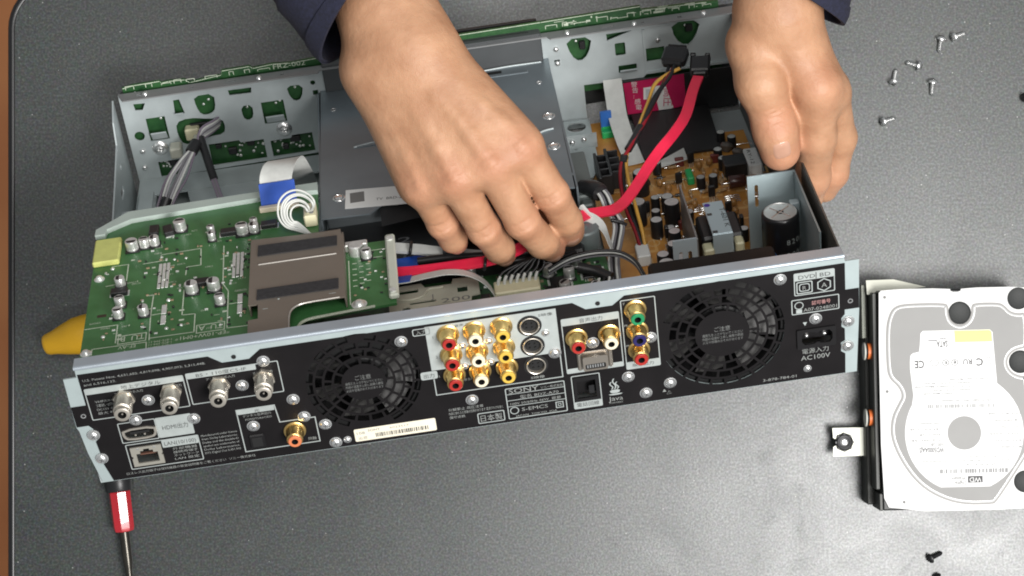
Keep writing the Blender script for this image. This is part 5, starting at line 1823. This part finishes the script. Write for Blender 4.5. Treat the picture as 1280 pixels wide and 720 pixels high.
def sculpt(groups, creases=(), clip=None, h=1.0):
    """groups: list of (blend with the rest, inner blend, [(a, b, ra, rb), ...])"""
    allp = np.array([q for g in groups for s in g[2] for q in (s[0], s[1])])
    lo, hi = allp.min(0) - 38, allp.max(0) + 38
    ax = [np.arange(lo[i], hi[i], h, dtype=np.float32) for i in range(3)]
    shape = tuple(len(a) for a in ax)
    F = np.full(shape, 60, np.float32)
    for kb, ki, segs in groups:
        G = np.full(shape, 60, np.float32)
        for a, b, ra, rb in segs:
            a, b = np.array(a, np.float32), np.array(b, np.float32)
            mrg = max(ra, rb) + 24
            sl = []
            for i in range(3):
                l0, h0 = min(a[i], b[i]) - mrg, max(a[i], b[i]) + mrg
                sl.append(slice(max(0, int((l0 - lo[i]) / h)), min(shape[i], int((h0 - lo[i]) / h) + 1)))
            X, Y, Z = np.meshgrid(*[ax[i][sl[i]] for i in range(3)], indexing="ij", sparse=True)
            d = b - a
            t = ((X - a[0]) * d[0] + (Y - a[1]) * d[1] + (Z - a[2]) * d[2]) / max(1e-6, float(d @ d))
            t = np.clip(t, 0, 1)
            r = np.sqrt((X - a[0] - t * d[0]) ** 2 + (Y - a[1] - t * d[1]) ** 2 + (Z - a[2] - t * d[2]) ** 2) - (ra + (rb - ra) * t)
            G[tuple(sl)] = smin(G[tuple(sl)], r, ki)
        F = smin(F, G, kb)
    for c, axis, wdt, dep, ext in creases:
        c = np.array(c, np.float32)
        axis = np.array(axis, np.float32)
        axis /= np.linalg.norm(axis)
        sl = [slice(max(0, int((c[i] - ext * 2 - lo[i]) / h)), min(shape[i], int((c[i] + ext * 2 - lo[i]) / h) + 1)) for i in range(3)]
        X, Y, Z = np.meshgrid(*[ax[i][sl[i]] - c[i] for i in range(3)], indexing="ij", sparse=True)
        al = X * axis[0] + Y * axis[1] + Z * axis[2]
        r2 = X * X + Y * Y + Z * Z
        F[tuple(sl)] += dep * np.exp(-(al / wdt) ** 2 - np.maximum(r2 - al * al, 0) / ext ** 2)
    return surface_nets(F, lo, h)


def skin_material():
    m = bpy.data.materials.new("skin")
    m.use_nodes = True
    nt = m.node_tree
    b = nt.nodes["Principled BSDF"]
    tc = nt.nodes.new("ShaderNodeTexCoord")
    n1 = nt.nodes.new("ShaderNodeTexNoise")
    n1.inputs["Scale"].default_value = 60
    n1.inputs["Detail"].default_value = 5
    nt.links.new(tc.outputs["Object"], n1.inputs["Vector"])
    cr = nt.nodes.new("ShaderNodeValToRGB")
    e = cr.color_ramp.elements
    e[0].position, e[0].color = 0.32, (0.370, 0.190, 0.105, 1)
    e[1].position, e[1].color = 0.70, (0.475, 0.265, 0.155, 1)
    nt.links.new(n1.outputs["Fac"], cr.inputs[0])
    # redder where the vertex layer marks knuckles and fingertips
    at = nt.nodes.new("ShaderNodeAttribute")
    at.attribute_name = "flush"
    mx = nt.nodes.new("ShaderNodeMix")
    mx.data_type = "RGBA"
    mx.inputs[7].default_value = (0.47, 0.190, 0.118, 1)
    nt.links.new(at.outputs["Fac"], mx.inputs[0])
    nt.links.new(cr.outputs[0], mx.inputs[6])
    nt.links.new(mx.outputs[2], b.inputs["Base Color"])
    b.inputs["Roughness"].default_value = 0.50
    b.inputs["Specular IOR Level"].default_value = 0.4
    b.inputs["Subsurface Weight"].default_value = 0.07
    b.inputs["Subsurface Radius"].default_value = (1.0, 0.36, 0.2)
    b.inputs["Subsurface Scale"].default_value = 0.004
    vo = nt.nodes.new("ShaderNodeTexVoronoi")
    vo.feature = "DISTANCE_TO_EDGE"
    vo.inputs["Scale"].default_value = 900
    n2 = nt.nodes.new("ShaderNodeTexNoise")
    n2.inputs["Scale"].default_value = 230
    n2.inputs["Detail"].default_value = 6
    nt.links.new(tc.outputs["Object"], vo.inputs["Vector"])
    nt.links.new(tc.outputs["Object"], n2.inputs["Vector"])
    ad = nt.nodes.new("ShaderNodeMath")
    ad.operation = "MULTIPLY_ADD"
    ad.inputs[1].default_value = 0.35
    nt.links.new(vo.outputs["Distance"], ad.inputs[0])
    nt.links.new(n2.outputs["Fac"], ad.inputs[2])
    bp = nt.nodes.new("ShaderNodeBump")
    bp.inputs["Strength"].default_value = 0.4
    bp.inputs["Distance"].default_value = 0.0013
    nt.links.new(ad.outputs[0], bp.inputs["Height"])
    nt.links.new(bp.outputs[0], b.inputs["Normal"])
    return m


SKIN = skin_material()
NAIL = mat("fingernail", (0.47, 0.265, 0.185), 0.3, var=.05, vscale=200, coat=.2)
NAVY = mat("navy_cloth", (0.009, 0.010, 0.026), 0.9, var=.35, vscale=500, bump=.4, bscale=1400)


def hand_mesh(name, groups, creases, flush, parent):
    V, F = sculpt(groups, creases)
    me = bpy.data.meshes.new(name)
    me.vertices.add(len(V))
    me.vertices.foreach_set("co", (V * S).astype(np.float32).ravel())
    me.loops.add(F.size)
    me.loops.foreach_set("vertex_index", F.astype(np.int32).ravel())
    me.polygons.add(len(F))
    me.polygons.foreach_set("loop_start", np.arange(0, F.size, 4, dtype=np.int32))
    me.update(calc_edges=True)
    # even out the sampled surface
    n = len(V)
    ed = np.empty(len(me.edges) * 2, np.int32)
    me.edges.foreach_get("vertices", ed)
    ed = ed.reshape(-1, 2)
    P = V.copy()
    deg = np.bincount(ed.ravel(), minlength=n)[:, None]
    for it in range(6):
        A = np.zeros_like(P)
        for c in range(3):
            A[:, c] = np.bincount(ed[:, 0], P[ed[:, 1], c], n) + np.bincount(ed[:, 1], P[ed[:, 0], c], n)
        P += (0.5 if it % 2 == 0 else -0.52) * (A / deg - P)
    me.vertices.foreach_set("co", (P * S).astype(np.float32).ravel())
    me.materials.append(SKIN)
    me.polygons.foreach_set("use_smooth", [True] * len(F))
    w_ = np.zeros(n)
    for c, r, s in flush:
        w_ = np.maximum(w_, s * np.exp(-((P - np.array(c)) ** 2).sum(1) / r ** 2))
    at = me.attributes.new("flush", "FLOAT", "POINT")
    at.data.foreach_set("value", w_.astype(np.float32))
    me.update()
    me.validate()
    o = bpy.data.objects.new(name, me)
    COL.objects.link(o)
    o.parent = parent
    return o


def nail(c, along, up, wd, ln, rad, parent):
    """curved nail plate: c its middle on the skin, along towards the tip, up out of the skin"""
    along = Vector(along).normalized()
    up = Vector(up)
    up = (up - along * up.dot(along)).normalized()
    side = along.cross(up)
    c = Vector(c)
    tree = BVHTree.FromPolygons([v.co for v in parent.data.vertices], [tuple(q.vertices) for q in parent.data.polygons])
    vs, fs = [], []
    nu, nv = 9, 9
    for j in range(nv):
        t = j / (nv - 1) * 2 - 1
        half = wd / 2 * max(.06, 1 - abs(t) ** 3.2) ** .42
        for i in range(nu):
            s = (i / (nu - 1) * 2 - 1) * half
            a = s / rad
            p = c + along * (t * ln / 2) + side * (rad * math.sin(a)) + up * (rad * (math.cos(a) - 1) + .25 - .5 * abs(t) ** 4 - .35 * abs(s / half) ** 4)
            hit = tree.ray_cast((p + up * 9) * S, -up, .02)
            if hit[0] is not None:
                lift = .30 - .55 * max(abs(t), abs(i / (nu - 1) * 2 - 1)) ** 5
                p = hit[0] / S + up * lift
            vs.append(p)
    for j in range(nv - 1):
        for i in range(nu - 1):
            fs.append((j * nu + i, j * nu + i + 1, (j + 1) * nu + i + 1, (j + 1) * nu + i))
    o = finish("fingernail", vs, fs, NAIL, parent, None, 80)
    sm_ = o.modifiers.new("thick", "SOLIDIFY")
    sm_.thickness = 0.0006
    sm_.offset = -1
    return o


def sleeve(name, path, radii, flat, parent, tilt=(0, 0, 0), seed=1):
    """cloth tube with folds, turned-in cuff at its end"""
    P = catmull(path, 10)
    R_ = [v.x for v in catmull([(r, 0, 0) for r in radii], 10)]
    rs = random.Random(seed)
    ph = [rs.uniform(0, 6.28) for _ in range(8)]
    n = 56
    vs, fs = [], []
    rows = []
    for i, p in enumerate(P):
        T = (P[min(i + 1, len(P) - 1)] - P[max(i - 1, 0)]).normalized()
        if i > len(P) - 6:
            T = (T + Vector(tilt) * (i - len(P) + 6) / 6).normalized()
        X = T.cross(Vector((0, 0, 1))).normalized()
        Y = X.cross(T)
        rows.append((p, X, Y, R_[i]))
    for off in (0, -1.6):
        for i, (p, X, Y, r) in (list(enumerate(rows)) if off == 0 else list(reversed(list(enumerate(rows))))):
            for k in range(n):
                a = 2 * math.pi * k / n
                fold = 1.6 * math.sin(3 * a + ph[0] + i * .22) + 1.5 * math.sin(i * .55 + 2 * a + ph[1]) + 1.1 * math.sin(i * .9 - 4 * a + ph[2]) + .8 * math.sin(i * 1.3 + 5 * a + ph[3])
                if i > len(rows) - 5:
                    fold *= .35
                rr = r + fold + off
                vs.append(p + X * (rr * math.cos(a)) + Y * (rr * flat * math.sin(a)))
    m = len(rows) * 2
    for i in range(m - 1):
        for k in range(n):
            k2 = (k + 1) % n
            fs.append((i * n + k, i * n + k2, (i + 1) * n + k2, (i + 1) * n + k))
    o = finish(name, vs, fs, NAVY, parent, None, 70)
    # folded hem with a stitched ridge just above the cuff edge
    hv, hf = [], []
    hs_ = (len(rows) - 1, len(rows) - 2, len(rows) - 3)
    prof_ = [(0, .2), (0, 1.0), (1, 1.3), (2, .9), (2, .1)]
    for ri, up_ in prof_:
        p, X, Y, r = rows[hs_[ri]]
        for k in range(n):
            a = 2 * math.pi * k / n
            fold = .35 * (1.6 * math.sin(3 * a + ph[0] + hs_[ri] * .22) + 1.5 * math.sin(hs_[ri] * .55 + 2 * a + ph[1]) + 1.1 * math.sin(hs_[ri] * .9 - 4 * a + ph[2]) + .8 * math.sin(hs_[ri] * 1.3 + 5 * a + ph[3]))
            rr = r + fold + up_
            hv.append(p + X * (rr * math.cos(a)) + Y * (rr * flat * math.sin(a)))
    for i in range(len(prof_) - 1):
        for k in range(n):
            hf.append((i * n + k, i * n + (k + 1) % n, (i + 1) * n + (k + 1) % n, (i + 1) * n + k))
    finish("cuff_hem", hv, hf, NAVY, o, None, 70)
    return o


PER = empty("person", (0, 0, 0))
tag(PER, "person in navy sleeves, one hand in the wiring, other gripping the side wall", "person")

# right hand reaching down into the wiring (palm down, knuckles up)
rw0, rw1 = (-112.8, 234.8, 262.0), (-73.1, 152.6, 284.0)
mc = {"i": (5.4, 78.5, 297.0), "m": (-11.6, 69.0, 300.0), "r": (-32.1, 61.2, 296.0), "p": (-50.5, 57.3, 285.0)}
ca_ = {"i": (-50.2, 135.5, 291.0), "m": (-58.2, 130.7, 293.0), "r": (-68.2, 125.7, 290.0), "p": (-78.6, 122.9, 283.0)}
f_i = [mc["i"], (22.7, 53.1, 278.0), (31.5, 39.3, 256.0), (33.8, 32.8, 240.0)]
f_m = [mc["m"], (5.9, 37.7, 278.0), (17.6, 26.4, 256.0), (23.5, 23.0, 240.0)]
f_r = [mc["r"], (-16.0, 33.8, 272.0), (-7.4, 23.2, 252.0), (-4.7, 20.2, 238.0)]
f_p = [mc["p"], (-39.9, 37.2, 266.0), (-34.4, 28.8, 250.0), (-32.9, 26.8, 238.0)]
th = [(-43.7, 122.0, 262.0), (-5.6, 85.9, 252.0), (19.8, 57.4, 236.0), (32.3, 37.1, 224.0)]


def off(p, d):
    return tuple(a + b for a, b in zip(p, d))


palm = [(rw0, rw1, 25, 21), (off(rw0, (8, -5, -6)), off(rw1, (10, -6, -4)), 24, 20), (rw1, ca_["m"], 22, 18), (off(rw1, (9, -5, -2)), ca_["p"], 19, 16),
        (off(rw1, (6, 6, 0)), ca_["i"], 19, 16)]
for k, r0, r1 in (("i", 15, 12.2), ("m", 15, 12.2), ("r", 14.5, 11.8), ("p", 14, 11.4)):
    palm.append((ca_[k], mc[k], r0, r1))
    palm.append((off(ca_[k], (0, 0, -12)), off(mc[k], (-3, 3, -12)), 13, 11))


def finger(j, r):
    return [(j[0], j[1], r[0], r[1]), (j[1], j[2], r[1], r[2]), (j[2], j[3], r[2], r[3])]


groups = [(6, 14, palm), (7, 5, [(rw1, th[0], 16, 18), (th[0], th[1], 18, 13)] + finger(th[1:] + [off(th[3], (2, -4, -4))], (12.5, 11, 9.5, 8.5))),
          (3.2, 3, finger(f_i, (11.0, 9.8, 8.8, 7.5))), (2.8, 3, finger(f_m, (11.0, 9.9, 9.0, 7.7))), (2.8, 3, finger(f_r, (10.6, 9.5, 8.6, 7.4))), (2.8, 3, finger(f_p, (9.8, 8.8, 8.0, 7.0)))]
ten, kn_cr = [], []
for k in "imrp":
    a, b = Vector(ca_[k]) + Vector((0, 0, 11.5)), Vector(mc[k]) + Vector((0, 0, 10.6))
    m1, m2 = a.lerp(b, .35) + Vector((0, 0, .2)), a.lerp(b, .75) + Vector((0, 0, .4))
    ten += [(tuple(m1), tuple(m2), 1.5, 2.0), (tuple(m2), tuple(b), 2.0, 2.3)]
    dk = (b - a).normalized()
    for t in (-3.4, 0, 3.2):
        kn_cr.append((tuple(b + dk * t + Vector((0, 0, 1))), tuple(dk + Vector((.1 * t / 3, 0, 0))), 1.0, .4, 5.5))
for va in ([(-53.2, 126.4, 303.0), (-42.0, 106.0, 308.0), (-28.7, 92.6, 310.0), (-17.6, 74.9, 311.0)], [(-62.3, 111.2, 300.0), (-48.8, 93.1, 304.0), (-39.0, 75.4, 304.0)], [(-35.5, 117.5, 304.0), (-17.7, 101.6, 308.0), (0.0, 88.4, 307.0)]):
    for a, b in zip(va, va[1:]):
        ten.append((a, b, .9, .9))
groups.append((5, 4, ten))
cr_ = []
for j in (f_i, f_m, f_r, f_p):
    a, b = Vector(j[0]), Vector(j[1])
    c2 = Vector(j[2])
    dirn = (c2 - a).normalized()
    for t in (-2.2, 0, 2.2):
        cr_.append((tuple(b + dirn * t + Vector((0, -3, 9))), tuple(dirn), .85, 1.0, 7))
    up = Vector((0, 0, 1))
kn = [(off(mc[k], (0, 0, 8)), 12, .4) for k in "imrp"] + [(j[1], 11, .5) for j in (f_i, f_m, f_r, f_p)] + [(j[3], 13, .85) for j in (f_i, f_m, f_r, f_p)]
hand_r = hand_mesh("right_hand", groups, cr_ + kn_cr, kn, PER)
hand_r["label"] = "bare right hand reaching down into the wiring, fingers bent"
nail(off(f_i[3], (2.4, -7.2, 2.6)), (-.15, -.35, -1), (.3, -1, .25), 9.5, 10, 6.5, hand_r)
nail(off(f_m[3], (1.6, -7.6, 3.0)), (0, -.3, -1), (.15, -1, .25), 10, 10, 6.5, hand_r)
nail(off(f_r[3], (1.6, -7.4, 3.0)), (0, -.3, -1), (.15, -1, .25), 9.5, 10, 6.3, hand_r)
nail(off(f_p[3], (1.4, -6.6, 3.0)), (0, -.3, -1), (.15, -1, .25), 8, 8, 5.6, hand_r)

# left hand gripping the right side wall: thumb inside, fingers outside
lw0, lw1 = (167.5, 230.1, 262.0), (154.3, 159.4, 258.0)
tb = [(141.6, 141.2, 252.0), (143.9, 118.5, 256.0), (153.2, 95.3, 245.0), (157.6, 80.0, 237.0)]
li = [(176.3, 116.9, 253.0), (180.2, 89.1, 228.0), (181.8, 66.7, 205.0), (182.1, 55.8, 190.0)]
lm = [(186.1, 114.7, 238.0), (197.1, 90.8, 206.0), (195.8, 70.5, 190.0), (192.5, 61.2, 180.0)]
lr = [(189.0, 118.4, 220.0), (199.1, 95.6, 188.0), (196.4, 76.9, 174.0), (192.4, 69.8, 168.0)]
lp = [(186.4, 125.6, 206.0), (196.4, 106.6, 174.0), (193.6, 90.3, 160.0), (190.2, 83.0, 156.0)]
palm = [(lw0, lw1, 25, 21), (off(lw0, (-4, 0, -3)), off(lw1, (-5, 0, -2)), 21, 18), (lw1, (160.0, 144.2, 250.0), 21, 18), ((160.0, 144.2, 250.0), li[0], 17, 13.4),
        ((162.3, 145.5, 240.0), lm[0], 16, 13), ((162.1, 147.0, 228.0), lr[0], 15, 12), ((160.4, 148.0, 220.0), lp[0], 14, 11), ((153.8, 150.0, 234.0), (171.5, 129.6, 222.0), 17, 12)]
groups = [(8, 14, palm), (3.5, 6, [(off(lw1, (-5, -8, 0)), tb[0], 17, 16.5), (tb[0], tb[1], 16.5, 14.2), (tb[1], tb[2], 14.0, 11.8), (tb[2], tb[3], 12.0, 10.2), (off(tb[2], (1, -6, 0)), off(tb[3], (0, 2, 0)), 11.4, 10.6)]),
          (5, 5, finger(li, (13.2, 11.4, 10.0, 8.6))), (2.5, 4, finger(lm, (12, 10.6, 9.6, 8.4))), (4, 4, finger(lr, (11.4, 10, 9, 8))), (4, 4, finger(lp, (10.4, 9, 8.2, 7.4)))]
dt = (Vector(tb[3]) - Vector(tb[1])).normalized()
cr_ = []
for t, dp in ((-5.4, .7), (-2.6, 1.3), (0.2, 1.5), (3.0, 1.1), (5.6, .6)):
    cr_.append((tuple(Vector(tb[2]) + dt * (t - 2) + Vector((0, 3, 11.5))), tuple(dt + Vector((.15 * (t % 2 - .5), 0, 0))), .8, dp, 6.5))
lflush = [(off(tb[2], (0, 0, 9)), 12, .5), (tb[3], 13, .8), (off(li[0], (0, 0, 9)), 14, .3), (li[2], 12, .5), (lm[2], 12, .5)]
hand_l = hand_mesh("left_hand", groups, cr_, lflush, PER)
hand_l["label"] = "bare left hand gripping the side wall, thumb inside"
nail(off(tb[3], (-1.2, 1.6, 11.2)), tuple(dt), (-.12, .30, 1), 13.2, 13.0, 9.0, hand_l)
sleeve("right_sleeve", [(-140.4, 271.6, 262.0), (-119.3, 229.3, 266.0), (-97.9, 191.3, 274.0), (-80.6, 162.2, 280.0)], (60, 56, 49, 43), .92, PER, (.55, .1, 0), 2)
sleeve("left_sleeve", [(183.5, 275.2, 266.0), (170.9, 234.3, 264.0), (163.2, 198.3, 260.0), (159.0, 170.1, 257.0)], (52, 47, 41, 36), .92, PER, (-.55, -.1, 0), 5)
